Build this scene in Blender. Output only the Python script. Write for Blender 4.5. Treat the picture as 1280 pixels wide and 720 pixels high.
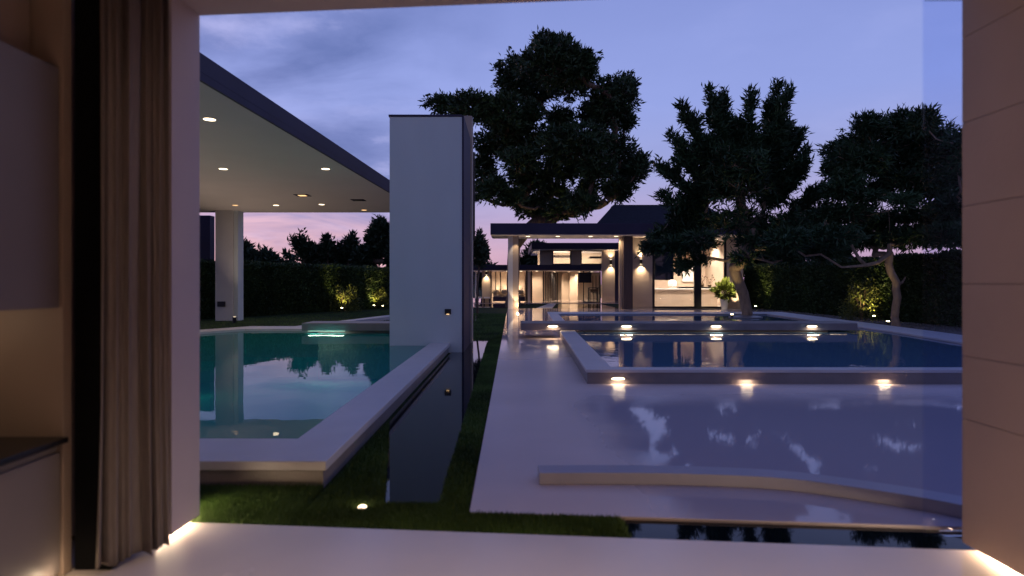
import bpy, math, random
import numpy as np
from mathutils import Vector, Matrix

for o in list(bpy.data.objects): bpy.data.objects.remove(o)
SC = bpy.context.scene
COL = SC.collection
PI = math.pi
H = 1.4          # eye height
F = 782.0        # focal length in pixels of the 1280 px wide photograph
HY = 355.0       # horizon row

# ------------------------------------------------------------------ camera
cam_d = bpy.data.cameras.new('camera')
cam = bpy.data.objects.new('camera', cam_d); COL.objects.link(cam)
cam.location = (0, 0, H); cam.rotation_euler = (PI/2, 0, 0)
cam_d.sensor_width = 36; cam_d.lens = 36*F/1280; cam_d.shift_y = -5/1280
cam_d.clip_start = 0.05; cam_d.clip_end = 3000
cam_d.dof.use_dof = True; cam_d.dof.focus_distance = 22; cam_d.dof.aperture_fstop = 1.3
SC.camera = cam
SC.view_settings.view_transform = 'Standard'; SC.view_settings.look = 'None'
SC.view_settings.exposure = 0.22; SC.view_settings.gamma = 1.0
try: SC.view_settings.use_curve_mapping = False
except Exception: pass
SC.cycles.use_denoising = True
SC.cycles.max_bounces = 7; SC.cycles.transparent_max_bounces = 12
SC.cycles.sample_clamp_indirect = 4.0
SC.cycles.caustics_reflective = False; SC.cycles.caustics_refractive = False

# ------------------------------------------------------------------ node helper
def N(nt, typ, x=None, **kw):
    n = nt.nodes.new(typ)
    for k, v in kw.items(): setattr(n, k, v)
    return n
def ramp(nt, stops, interp='LINEAR'):
    r = nt.nodes.new('ShaderNodeValToRGB'); e = r.color_ramp.elements
    r.color_ramp.interpolation = interp
    while len(e) < len(stops): e.new(0.5)
    for el, (p, c) in zip(e, stops):
        el.position = p; el.color = (*c, 1) if len(c) == 3 else c
    return r
def mth(nt, op, a, b=None, clamp=False):
    m = nt.nodes.new('ShaderNodeMath'); m.operation = op; m.use_clamp = clamp
    for i, v in enumerate((a, b)):
        if v is None: continue
        if isinstance(v, (int, float)): m.inputs[i].default_value = v
        else: nt.links.new(v, m.inputs[i])
    return m.outputs[0]
def mixc(nt, fac, a, b, mode='MIX'):
    m = nt.nodes.new('ShaderNodeMix'); m.data_type = 'RGBA'; m.blend_type = mode
    for k, v in ((0, fac), (6, a), (7, b)):
        if isinstance(v, (int, float)): m.inputs[k].default_value = v
        elif isinstance(v, tuple): m.inputs[k].default_value = (*v, 1) if len(v) == 3 else v
        else: nt.links.new(v, m.inputs[k])
    return m.outputs[2]

# ------------------------------------------------------------------ world: dusk sky
SUN_EL, SUN_AZ = math.radians(1.0), math.radians(-38)
w = bpy.data.worlds.new('World'); SC.world = w; w.use_nodes = True
nt = w.node_tree; nt.nodes.clear(); L = nt.links.new
out = N(nt, 'ShaderNodeOutputWorld'); bg = N(nt, 'ShaderNodeBackground')
tc = N(nt, 'ShaderNodeTexCoord'); sep = N(nt, 'ShaderNodeSeparateXYZ'); L(tc.outputs['Generated'], sep.inputs[0])
X, Y, Z = sep.outputs
grad = ramp(nt, [(0.0, (.34, .20, .36)), (.045, (.46, .31, .47)), (.10, (.40, .33, .55)), (.17, (.31, .335, .61)),
                 (.27, (.27, .33, .68)), (.42, (.215, .27, .60)), (.7, (.16, .20, .50)), (1.0, (.11, .15, .42))])
L(mth(nt, 'MAXIMUM', Z, 0.0), grad.inputs[0])
# warm afterglow low on the left
az = mth(nt, 'DIVIDE', X, mth(nt, 'MAXIMUM', Y, 0.05))
glow_az = N(nt, 'ShaderNodeMapRange'); L(az, glow_az.inputs[0]); glow_az.inputs[1].default_value = .12; glow_az.inputs[2].default_value = -.28
glow_az.interpolation_type = 'SMOOTHSTEP'
behind = mth(nt, 'GREATER_THAN', Y, 0.0)
glow_el = N(nt, 'ShaderNodeMapRange'); L(Z, glow_el.inputs[0]); glow_el.inputs[1].default_value = .15; glow_el.inputs[2].default_value = .03
glow_el.interpolation_type = 'SMOOTHSTEP'
gfac = mth(nt, 'MULTIPLY', mth(nt, 'MULTIPLY', glow_az.outputs[0], glow_el.outputs[0]), mth(nt, 'MULTIPLY', behind, .85))
c1 = mixc(nt, gfac, grad.outputs[0], (.90, .50, .50))
# clouds, laid out on a high horizontal layer
zz = mth(nt, 'ADD', mth(nt, 'MAXIMUM', Z, 0.0), .12)
cv = N(nt, 'ShaderNodeCombineXYZ'); L(mth(nt, 'DIVIDE', X, zz), cv.inputs[0]); L(mth(nt, 'DIVIDE', Y, zz), cv.inputs[1])
cv.inputs[2].default_value = 3.7
n1 = N(nt, 'ShaderNodeTexNoise'); n1.inputs['Scale'].default_value = .95; n1.inputs['Detail'].default_value = 9; n1.inputs['Roughness'].default_value = .53; n1.inputs['Distortion'].default_value = .5
L(cv.outputs[0], n1.inputs['Vector'])
cm = N(nt, 'ShaderNodeMapRange'); L(n1.outputs[0], cm.inputs[0]); cm.inputs[1].default_value = .33; cm.inputs[2].default_value = .52
left = N(nt, 'ShaderNodeMapRange'); L(az, left.inputs[0]); left.inputs[1].default_value = .0; left.inputs[2].default_value = -.24
left.inputs[3].default_value = .12; left.inputs[4].default_value = 1.0
cf = mth(nt, 'MULTIPLY', cm.outputs[0], left.outputs[0])
low = N(nt, 'ShaderNodeMapRange'); L(Z, low.inputs[0]); low.inputs[1].default_value = .02; low.inputs[2].default_value = .14
low.inputs[3].default_value = .25; low.inputs[4].default_value = .95
cf = mth(nt, 'MULTIPLY', cf, low.outputs[0])
n2 = N(nt, 'ShaderNodeTexNoise'); n2.inputs['Scale'].default_value = 2.6; n2.inputs['Detail'].default_value = 7; n2.inputs['Roughness'].default_value = .55
L(cv.outputs[0], n2.inputs['Vector'])
cc = ramp(nt, [(.35, (.10, .145, .37)), (.55, (.155, .20, .46)), (.72, (.34, .36, .66))]); L(n2.outputs[0], cc.inputs[0])
c2 = mixc(nt, cf, c1, cc.outputs[0])
sky = N(nt, 'ShaderNodeTexSky'); sky.sky_type = 'NISHITA'; sky.sun_disc = False; sky.sun_elevation = SUN_EL; sky.sun_rotation = SUN_AZ
c3 = mixc(nt, 1.0, c2, mixc(nt, 1.0, sky.outputs[0], (.012, .012, .02), 'MULTIPLY'), 'ADD')
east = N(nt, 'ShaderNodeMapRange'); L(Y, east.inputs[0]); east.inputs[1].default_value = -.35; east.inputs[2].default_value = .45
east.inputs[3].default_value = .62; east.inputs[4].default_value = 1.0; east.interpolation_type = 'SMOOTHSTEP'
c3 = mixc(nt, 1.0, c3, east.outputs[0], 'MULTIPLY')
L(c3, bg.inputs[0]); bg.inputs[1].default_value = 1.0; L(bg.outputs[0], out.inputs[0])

sd = bpy.data.lights.new('sun', 'SUN'); so = bpy.data.objects.new('sun', sd); COL.objects.link(so)
sd.energy = .10; sd.angle = math.radians(12); sd.color = (1, .62, .6)
d = Vector((math.sin(SUN_AZ)*math.cos(SUN_EL+.06), math.cos(SUN_AZ)*math.cos(SUN_EL+.06), math.sin(SUN_EL+.06)))
so.rotation_euler = d.to_track_quat('Z', 'Y').to_euler()

# ------------------------------------------------------------------ pixel to world
def U(px, py, z=0.0):
    y = F*(H-z)/(py-HY); return Vector(((px-640)/F*y, y, z))
def P(px, py, y): return Vector(((px-640)/F*y, y, H+(HY-py)/F*y))
def px_x(px, y): return (px-640)/F*y
def py_z(py, y): return H+(HY-py)/F*y

# ------------------------------------------------------------------ materials
def pbr(name, col, rough=.5, spec=.5, metal=0.0, var=0.0, vscale=3.0, bump=0.0, bscale=60.0, rvar=0.0, stretch=None, coat=0.0):
    m = bpy.data.materials.new(name); m.use_nodes = True; t = m.node_tree; b = t.nodes['Principled BSDF']
    b.inputs['Base Color'].default_value = (*col, 1); b.inputs['Roughness'].default_value = rough
    b.inputs['Specular IOR Level'].default_value = spec; b.inputs['Metallic'].default_value = metal
    b.inputs['Coat Weight'].default_value = coat
    geo = t.nodes.new('ShaderNodeNewGeometry'); src = geo.outputs['Position']
    if stretch:
        mp = t.nodes.new('ShaderNodeMapping'); mp.inputs['Scale'].default_value = stretch; t.links.new(src, mp.inputs[0]); src = mp.outputs[0]
    if var or rvar:
        n = t.nodes.new('ShaderNodeTexNoise'); n.inputs['Scale'].default_value = vscale; n.inputs['Detail'].default_value = 6
        t.links.new(src, n.inputs['Vector'])
        if var:
            a = tuple(max(0, c*(1-var)) for c in col); z = tuple(min(1, c*(1+var)) for c in col)
            r = ramp(t, [(.3, a), (.7, z)]); t.links.new(n.outputs[0], r.inputs[0]); t.links.new(r.outputs[0], b.inputs['Base Color'])
        if rvar:
            mr = t.nodes.new('ShaderNodeMapRange'); mr.inputs[1].default_value = .3; mr.inputs[2].default_value = .7
            mr.inputs[3].default_value = max(.01, rough-rvar); mr.inputs[4].default_value = rough+rvar
            t.links.new(n.outputs[0], mr.inputs[0]); t.links.new(mr.outputs[0], b.inputs['Roughness'])
    if bump:
        n = t.nodes.new('ShaderNodeTexNoise'); n.inputs['Scale'].default_value = bscale; n.inputs['Detail'].default_value = 4
        t.links.new(src, n.inputs['Vector'])
        bp = t.nodes.new('ShaderNodeBump'); bp.inputs['Strength'].default_value = bump; bp.inputs['Distance'].default_value = .01
        t.links.new(n.outputs[0], bp.inputs['Height']); t.links.new(bp.outputs[0], b.inputs['Normal'])
    return m
def emis(name, col, s):
    m = bpy.data.materials.new(name); m.use_nodes = True; t = m.node_tree; b = t.nodes['Principled BSDF']
    b.inputs['Base Color'].default_value = (*col, 1); b.inputs['Emission Color'].default_value = (*col, 1); b.inputs['Emission Strength'].default_value = s
    return m
def water_mat(name, tint, ripple=.02, rscale=2.0, murk=.0, murkcol=(.0, .1, .1)):
    m = bpy.data.materials.new(name); m.use_nodes = True; t = m.node_tree; t.nodes.clear()
    o = t.nodes.new('ShaderNodeOutputMaterial'); fr = t.nodes.new('ShaderNodeFresnel'); fr.inputs[0].default_value = 1.33
    gl = t.nodes.new('ShaderNodeBsdfGlossy'); gl.inputs['Roughness'].default_value = .015
    tr = t.nodes.new('ShaderNodeBsdfTransparent'); tr.inputs[0].default_value = (*tint, 1)
    df = t.nodes.new('ShaderNodeBsdfDiffuse'); df.inputs[0].default_value = (*murkcol, 1)
    ma = t.nodes.new('ShaderNodeMixShader'); ma.inputs[0].default_value = murk
    t.links.new(tr.outputs[0], ma.inputs[1]); t.links.new(df.outputs[0], ma.inputs[2])
    mx = t.nodes.new('ShaderNodeMixShader'); t.links.new(fr.outputs[0], mx.inputs[0]); t.links.new(ma.outputs[0], mx.inputs[1]); t.links.new(gl.outputs[0], mx.inputs[2])
    geo = t.nodes.new('ShaderNodeNewGeometry'); n = t.nodes.new('ShaderNodeTexNoise'); n.inputs['Scale'].default_value = rscale; n.inputs['Detail'].default_value = 3
    t.links.new(geo.outputs['Position'], n.inputs['Vector'])
    bp = t.nodes.new('ShaderNodeBump'); bp.inputs['Strength'].default_value = ripple; bp.inputs['Distance'].default_value = .05
    t.links.new(n.outputs[0], bp.inputs['Height']); t.links.new(bp.outputs[0], gl.inputs['Normal']); t.links.new(bp.outputs[0], fr.inputs['Normal'])
    t.links.new(mx.outputs[0], o.inputs[0]); return m
def glass_mat(name, tint=(.93, .95, .97), refl=1.45):
    m = bpy.data.materials.new(name); m.use_nodes = True; t = m.node_tree; t.nodes.clear()
    o = t.nodes.new('ShaderNodeOutputMaterial'); fr = t.nodes.new('ShaderNodeFresnel'); fr.inputs[0].default_value = refl
    gl = t.nodes.new('ShaderNodeBsdfGlossy'); gl.inputs['Roughness'].default_value = .0
    tr = t.nodes.new('ShaderNodeBsdfTransparent'); tr.inputs[0].default_value = (*tint, 1)
    mx = t.nodes.new('ShaderNodeMixShader'); t.links.new(fr.outputs[0], mx.inputs[0]); t.links.new(tr.outputs[0], mx.inputs[1]); t.links.new(gl.outputs[0], mx.inputs[2])
    t.links.new(mx.outputs[0], o.inputs[0]); return m
def wet_deck(m):
    t = m.node_tree; b = t.nodes['Principled BSDF']
    geo = t.nodes.new('ShaderNodeNewGeometry'); sp = t.nodes.new('ShaderNodeSeparateXYZ'); t.links.new(geo.outputs['Position'], sp.inputs[0])
    n = t.nodes.new('ShaderNodeTexNoise'); n.inputs['Scale'].default_value = .8; n.inputs['Detail'].default_value = 4; t.links.new(geo.outputs['Position'], n.inputs['Vector'])
    def mr(v, a, c):
        r = t.nodes.new('ShaderNodeMapRange'); r.interpolation_type = 'SMOOTHSTEP'; r.inputs[1].default_value = a; r.inputs[2].default_value = c; t.links.new(v, r.inputs[0]); return r.outputs[0]
    wx = mr(mth(t, 'ADD', sp.outputs[0], mth(t, 'MULTIPLY', n.outputs[0], .8)), 1.0, 1.7)
    wy = mr(mth(t, 'ADD', sp.outputs[1], mth(t, 'MULTIPLY', n.outputs[0], 2.0)), 11, 17)
    wx = mth(t, 'MULTIPLY', wx, mr(mth(t, 'SUBTRACT', mth(t, 'MULTIPLY', n.outputs[0], 1.0), sp.outputs[1]), -7.9, -6.4))
    wet = mth(t, 'MAXIMUM', wx, wy)
    r = t.nodes.new('ShaderNodeMapRange'); t.links.new(wet, r.inputs[0]); r.inputs[3].default_value = .34; r.inputs[4].default_value = .035
    t.links.new(r.outputs[0], b.inputs['Roughness'])
    src = b.inputs['Base Color'].links[0].from_socket                 # soaked stone is darker than dry stone
    t.links.new(mixc(t, wx, src, (.42, .37, .43)), b.inputs['Base Color'])
def leaf_mat(name, c, var=.45, rough=.5):
    m = pbr(name, c, rough, .3, var=var, vscale=1.1)
    b = m.node_tree.nodes['Principled BSDF']
    b.inputs['Subsurface Weight'].default_value = 0
    return m
M = dict(
 render=pbr('white_render', (.62, .60, .57), .75, .2, var=.035, vscale=1.3, bump=.25, bscale=120),
 render_blade=pbr('smooth_white_render', (.60, .66, .66), .7, .25, var=.03, vscale=1.1, bump=.2, bscale=150, stretch=(1.6, 1.6, .5)),
 beige=pbr('beige_render', (.46, .37, .29), .75, .2, var=.06, vscale=1.2, bump=.2, bscale=90),
 soffit=pbr('soffit_plaster', (.62, .57, .54), .8, .2, var=.03, vscale=.8),
 fascia=pbr('dark_fascia_metal', (.040, .033, .062), .6, .25, var=.15, vscale=.7),
 roof=pbr('dark_slate_roof', (.022, .022, .034), .8, .2, var=.3, vscale=6, bump=.4, bscale=20, stretch=(1, 1, 6)),
 black=pbr('black_aluminium', (.008, .008, .010), .35, .5, var=.1),
 brownclad=pbr('brown_cladding', (.09, .06, .05), .55, .4, var=.25, vscale=4, stretch=(6, 6, .3)),
 deck=pbr('polished_pale_stone', (.64, .52, .50), .06, .20, var=.09, vscale=.55, rvar=.022, bump=.012, bscale=3),
 floor=pbr('interior_stone_floor', (.74, .66, .63), .22, .4, var=.04, vscale=1.2, rvar=.06),
 coping=pbr('coping_stone', (.56, .53, .54), .35, .4, var=.06, vscale=2.2, bump=.15, bscale=70),
 kerb=pbr('grey_honed_stone', (.36, .34, .40), .5, .3, var=.08, vscale=2.2, bump=.15, bscale=70),
 post=pbr('matt_black_post', (.006, .006, .007), .9, .05, var=.1),
 darkstone=pbr('grey_stone_wall', (.22, .19, .19), .4, .45, var=.14, vscale=2.5, bump=.25, bscale=50),
 grass_base=pbr('lawn_soil', (.022, .036, .012), .95, .1, var=.4, vscale=5, bump=1, bscale=60),
 grass=leaf_mat('grass_blade', (.075, .135, .030), .5, .6),
 basin_l=pbr('teal_mosaic', (.03, .34, .30), .5, .3, var=.12, vscale=5),
 basin_r=pbr('blue_mosaic', (.03, .10, .30), .4, .3, var=.15, vscale=5),
 water_l=water_mat('pool_water_teal', (.50, .86, .80), .045, 1.3, .6, (.025, .34, .34)),
 water_r=water_mat('pool_water_blue', (.55, .75, .92), .05, 3.0, .7, (.11, .23, .36)),
 black_water=pbr('black_rill_water', (.003, .006, .009), .03, .38, bump=.02, bscale=2.5),
 hedge=leaf_mat('hedge_leaf', (.045, .075, .022), .5),
 leaf_a=leaf_mat('broadleaf', (.038, .072, .028), .5),
 leaf_b=leaf_mat('feathery_leaf', (.034, .070, .028), .5),
 leaf_c=leaf_mat('far_leaf', (.025, .045, .022), .4),
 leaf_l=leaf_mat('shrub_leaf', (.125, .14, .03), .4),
 bark=pbr('bark', (.17, .115, .085), .85, .2, var=.4, vscale=9, bump=1.0, bscale=30, stretch=(1, 1, .25)),
 bark_pale=pbr('pale_bark', (.34, .24, .17), .8, .2, var=.3, vscale=9, bump=1.0, bscale=30, stretch=(1, 1, .3)),
 curtain=pbr('taupe_linen', (.20, .170, .155), .9, .1, var=.12, vscale=90, stretch=(1, 1, .08), bump=.3, bscale=400),
 curtain_dark=pbr('teal_grey_curtain', (.05, .08, .10), .9, .1, var=.1, vscale=8),
 joinery=pbr('brown_lacquer', (.17, .145, .14), .42, .4, var=.05, vscale=1.5),
 joinery_b=pbr('tan_backsplash', (.29, .22, .18), .5, .3, var=.05, vscale=2),
 counter_black=pbr('black_stone_counter', (.012, .012, .014), .25, .5, var=.2, vscale=12),
 reveal=pbr('plaster_reveal', (.52, .44, .42), .8, .2, var=.03, vscale=2, bump=.1, bscale=150),
 panel=pbr('brown_stone_panel', (.42, .31, .24), .55, .35, var=.06, vscale=1.6, bump=.12, bscale=40),
 seam=pbr('panel_seam', (.10, .07, .055), .8, .2, var=.1),
 glass=glass_mat('clear_glass'),
 glass_blue=glass_mat('tinted_glass', (.94, .96, 1.0), 1.2),
 white=pbr('white_ceramic', (.75, .74, .72), .25, .5, var=.02),
 brass=pbr('bronze_metal', (.10, .07, .045), .35, .5, .8, var=.1),
 cushion=pbr('sand_fabric', (.42, .33, .24), .9, .1, var=.1, vscale=12, bump=.4, bscale=200),
 e_warm=emis('warm_lamp', (1, .82, .55), 3.6), e_warm_s=emis('warm_lamp_soft', (1, .78, .52), 3.2),
 e_strip=emis('led_strip', (1, .76, .46), 1.2), e_amber=emis('amber_lamp', (1, .62, .28), 1.3), e_spot=emis('uplight_lens', (1, .85, .45), 22),
 e_pool=emis('pool_lamp', (.95, 1, .82), .6),
 e_sky=emis('glowing_white_shade', (1, .92, .8), .55),
)
wet_deck(M['deck'])
M['black_water'].node_tree.nodes['Principled BSDF'].inputs['IOR'].default_value = 1.30

# ------------------------------------------------------------------ mesh builder
OFF = {}
class MB:
    def __init__(s): s.v = []; s.f = []
    def add(s, vs, fs):
        k = len(s.v); s.v += [tuple(p) for p in vs]; s.f += [tuple(i+k for i in f) for f in fs]; return s
    def box(s, a, b):
        x0, x1 = sorted((a[0], b[0])); y0, y1 = sorted((a[1], b[1])); z0, z1 = sorted((a[2], b[2]))
        return s.add([(x0,y0,z0),(x1,y0,z0),(x1,y1,z0),(x0,y1,z0),(x0,y0,z1),(x1,y0,z1),(x1,y1,z1),(x0,y1,z1)],
                     [(0,3,2,1),(4,5,6,7),(0,1,5,4),(1,2,6,5),(2,3,7,6),(3,0,4,7)])
    def prism(s, poly, z0, z1):                      # poly: list of (x,y) counter-clockwise
        n = len(poly); a = sum(poly[i][0]*poly[(i+1)%n][1]-poly[(i+1)%n][0]*poly[i][1] for i in range(n))
        if a < 0: poly = poly[::-1]
        vs = [(p[0], p[1], z0) for p in poly]+[(p[0], p[1], z1) for p in poly]
        fs = [tuple(range(n-1, -1, -1)), tuple(range(n, 2*n))]+[(i, (i+1) % n, n+(i+1) % n, n+i) for i in range(n)]
        return s.add(vs, fs)
    def ring(s, outer, inner, z0, z1):               # frame between two loops of the same count
        n = len(outer); vs = [(p[0],p[1],z) for z in (z0, z1) for p in outer]+[(p[0],p[1],z) for z in (z0, z1) for p in inner]
        fs = []
        for i in range(n):
            j = (i+1) % n
            fs += [(i, j, n+j, n+i), (2*n+j, 2*n+i, 3*n+i, 3*n+j), (n+i, n+j, 3*n+j, 3*n+i), (j, i, 2*n+i, 2*n+j)]
        return s.add(vs, fs)
    def lathe(s, c, prof, n=20, sx=1, sy=1):
        vs = []; fs = []
        for r, z in prof:
            for k in range(n): a = 2*PI*k/n; vs.append((c[0]+r*sx*math.cos(a), c[1]+r*sy*math.sin(a), c[2]+z))
        for i in range(len(prof)-1):
            for k in range(n): fs.append((i*n+k, i*n+(k+1) % n, (i+1)*n+(k+1) % n, (i+1)*n+k))
        fs.append(tuple(range(n-1, -1, -1))); fs.append(tuple((len(prof)-1)*n+k for k in range(n)))
        return s.add(vs, fs)
    def tube(s, pts, rads, n=8):
        pts = [Vector(p) for p in pts]; vs = []; fs = []
        for i, p in enumerate(pts):
            d = (pts[min(i+1, len(pts)-1)]-pts[max(i-1, 0)]).normalized()
            a = d.cross(Vector((0, 0, 1)) if abs(d.z) < .9 else Vector((0, 1, 0))).normalized(); b = d.cross(a)
            for k in range(n):
                t = 2*PI*k/n; q = p+(a*math.cos(t)+b*math.sin(t))*rads[i]; vs.append(tuple(q))
        for i in range(len(pts)-1):
            for k in range(n): fs.append((i*n+k, i*n+(k+1) % n, (i+1)*n+(k+1) % n, (i+1)*n+k))
        fs.append(tuple(range(n-1, -1, -1))); fs.append(tuple((len(pts)-1)*n+k for k in range(n)))
        return s.add(vs, fs)
    def disc(s, c, rx, ry, nrm='z', n=20):
        vs = []
        for k in range(n):
            a = 2*PI*k/n; u, v = rx*math.cos(a), ry*math.sin(a)
            vs.append((c[0]+u, c[1]+v, c[2]) if nrm == 'z' else (c[0]+u, c[1], c[2]+v) if nrm == 'y' else (c[0], c[1]+u, c[2]+v))
        return s.add(vs, [tuple(range(n))])
    def build(s, name, mat, parent=None, bevel=0.0, smooth=False, origin=None):
        off = OFF[parent.name] if parent is not None else Vector(origin or (0, 0, 0))
        me = bpy.data.meshes.new(name); me.from_pydata([(p[0]-off[0], p[1]-off[1], p[2]-off[2]) for p in s.v], [], s.f)
        me.materials.append(mat); me.validate(); me.update()
        if smooth: me.polygons.foreach_set('use_smooth', [True]*len(me.polygons))
        o = bpy.data.objects.new(name, me); COL.objects.link(o)
        if parent is not None: o.parent = parent; OFF[o.name] = off
        else: o.location = off; OFF[o.name] = off
        if bevel:
            b = o.modifiers.new('bevel', 'BEVEL'); b.width = bevel; b.segments = 2; b.limit_method = 'ANGLE'
        return o
def mesh_np(name, verts, faces, mat, parent=None, origin=None, smooth=False):
    off = OFF[parent.name] if parent is not None else Vector(origin or (0, 0, 0))
    verts = np.asarray(verts, dtype=np.float32)-np.array(off, dtype=np.float32); faces = np.asarray(faces, dtype=np.int32)
    me = bpy.data.meshes.new(name); k = faces.shape[1]
    me.vertices.add(len(verts)); me.vertices.foreach_set('co', verts.ravel())
    me.loops.add(faces.size); me.loops.foreach_set('vertex_index', faces.ravel())
    me.polygons.add(len(faces)); me.polygons.foreach_set('loop_start', np.arange(0, faces.size, k, dtype=np.int32))
    me.update(calc_edges=True); me.validate(); me.materials.append(mat)
    if smooth: me.polygons.foreach_set('use_smooth', [True]*len(me.polygons))
    o = bpy.data.objects.new(name, me); COL.objects.link(o)
    if parent is not None: o.parent = parent
    else: o.location = off
    OFF[o.name] = off
    return o
def tag(o, label=None, cat=None, group=None, kind=None):
    for k, v in (('label', label), ('category', cat), ('group', group), ('kind', kind)):
        if v: o[k] = v
    return o
def thing(name, label, cat, loc=(0, 0, 0), group=None):
    o = bpy.data.objects.new(name, None); COL.objects.link(o); o.location = loc; OFF[o.name] = Vector(loc); o.empty_display_size = .2
    return tag(o, label, cat, group)
def bx(a, b, name, mat, parent=None, bevel=0.0): return MB().box(a, b).build(name, mat, parent, bevel)
def lamp(kind, loc, power, col=(1, .72, .42), parent=None, size=.1, direction=None, spot=90, blend=.6):
    l = bpy.data.lights.new('lamp_light', kind); l.energy = power; l.color = col
    if kind == 'AREA':
        if isinstance(size, tuple): l.shape = 'RECTANGLE'; l.size, l.size_y = size
        else: l.size = size
    else: l.shadow_soft_size = size
    if kind == 'SPOT': l.spot_size = math.radians(spot); l.spot_blend = blend
    o = bpy.data.objects.new('lamp_light', l); COL.objects.link(o)
    if direction: o.rotation_euler = Vector(direction).to_track_quat('-Z', 'Y').to_euler()
    if parent is not None: o.parent = parent; o.location = Vector(loc)-OFF[parent.name]
    else: o.location = loc
    return o
WARM = (1, .74, .47)

# ================================================================== SETTING
# ground with a hole for the sunken left pool
hx0, hx1, hy0, hy1 = -8.2, -1.5, 4.7, 17.2
R = 900
g = MB()
for a, b in (((-R, -60), (R, hy0)), ((-R, hy1), (R, 1500)), ((-R, hy0), (hx0, hy1)), ((hx1, hy0), (R, hy1))):
    g.add([(a[0], a[1], -.03), (b[0], a[1], -.03), (b[0], b[1], -.03), (a[0], b[1], -.03)], [(0, 1, 2, 3)])
tag(g.build('ground', M['grass_base']), kind='structure')

f0, f1 = U(258, 653), U(1205, 687)
sl = (f1.y-f0.y)/(f1.x-f0.x)
def fy(x): return f0.y+sl*(x-f0.x)
floor = MB().prism([(-3.4, -3.2), (3.2, -3.2), (3.2, fy(3.2)), (-3.4, fy(-3.4))], -.12, 0)
tag(floor.build('floor', M['floor'], bevel=.006), kind='structure')

d0 = U(587, 640); d1 = U(1185, 658); dsl = (d1.y-d0.y)/(d1.x-d0.x)
def dy(x): return d0.y+dsl*(x-d0.x)
deck = MB().prism([(-.262, dy(-.262)), (4.6, dy(4.6)), (16, dy(4.6)), (16, 35.9), (-.262, 35.9)], -.035, 0)
tag(deck.build('deck', M['deck'], bevel=.004), kind='structure')
terr = MB().prism([(-9, 45.5), (14, 45.5), (14, 62), (-9, 62)], -.03, .012)
tag(terr.build('terrace', M['deck']), kind='structure')

# dark rill beside the left pool and the trough in front of the deck
rill = MB().prism([(-1.262, 6.4), (-1.0, 5.0), (-.81, U(485, 628).y), (-.47, U(575, 628).y), (-.60, 15.6), (-1.262, 15.6)], -.029, -.018)
tag(rill.build('water', M['black_water']), kind='structure')
tx = U(782, 660).x
tr = MB().prism([(tx, fy(tx)+.004), (4.4, fy(4.4)+.004), (4.4, dy(4.4)-.004), (tx+.03, dy(tx)-.004)], -.029, -.02)
tag(tr.build('water', M['black_water']), kind='structure')
# far pond between the pavilions
fp = MB().prism([(-4.5, 37.5), (-.3, 37.5), (1.6, 45.3), (-8, 45.3)], -.028, -.012)
tag(fp.build('water', M['black_water']), kind='structure')
fp = MB().prism([(2.6, 36.3), (6.2, 36.3), (6.2, 45.2), (3.4, 45.2)], -.028, -.012)
tag(fp.build('water', M['black_water']), kind='structure')
pa = MB().prism([(-.1, 36.1), (2.3, 36.1), (4.0, 45.3), (2.6, 45.3)], -.029, .004)
pa = MB().prism([(1.4, 36.1), (2.3, 36.1), (3.2, 45.3), (2.7, 45.3)], -.029, .004)
tag(pa.build('path', M['coping']), kind='structure')

# ================================================================== grass blades (stuff)
def blades(name, regions, seed, mat):
    rng = np.random.default_rng(seed); vs = []; fs = []; k = 0
    for (poly, n, h) in regions:
        poly = np.array(poly); x0, y0 = poly.min(0); x1, y1 = poly.max(0)
        q = rng.uniform((x0, y0), (x1, y1), (n*2, 2))
        ins = np.zeros(len(q), bool); j = len(poly)-1
        for i in range(len(poly)):
            xi, yi = poly[i]; xj, yj = poly[j]
            c = ((yi > q[:, 1]) != (yj > q[:, 1])) & (q[:, 0] < (xj-xi)*(q[:, 1]-yi)/(yj-yi+1e-9)+xi)
            ins ^= c; j = i
        q = q[ins]; m = len(q); a = rng.uniform(0, 2*PI, m); hh = h*rng.uniform(.5, 1.15, m); wd = .004+hh*.05
        lean = rng.uniform(-.5, .5, (m, 2))*hh[:, None]
        b0 = np.c_[q+np.c_[np.cos(a), np.sin(a)]*wd[:, None], np.full(m, -.03)]
        b1 = np.c_[q-np.c_[np.cos(a), np.sin(a)]*wd[:, None], np.full(m, -.03)]
        t = np.c_[q+lean, -.03+hh]
        vs.append(np.stack([b0, b1, t], 1).reshape(-1, 3)); fs.append(np.arange(m*3).reshape(-1, 3)+k); k += m*3
    o = mesh_np(name, np.concatenate(vs), np.concatenate(fs), mat)
    return tag(o, kind='stuff')
blades('grass', [
    ([(-2.6, fy(-2.6)+.01), (-1.31, fy(-1.31)+.01), (-1.31, 4.33), (-2.6, 4.33)], 26000, .05),
    ([(-1.31, fy(-1.31)+.01), (tx, fy(tx)+.01), (tx, dy(tx)-.01), (-.275, dy(-.27)-.01), (-.46, 4.0), (-1.31, 4.02)], 30000, .045),
    ([(-1.27, 3.95), (-.81, 3.95), (-1.0, 5.0), (-1.262, 6.4)], 12000, .045),
    ([(-.275, 3.85), (-.275, 18), (-.60, 15), (-.47, 3.9)], 26000, .04),
    ([(-1.26, 15.6), (-.275, 15.6), (-.275, 30), (-2, 30)], 9000, .05),
    ([(-12, 17.9), (-3, 17.9), (-5, 36), (-12, 24)], 14000, .06)], 5, M['grass'])

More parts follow.
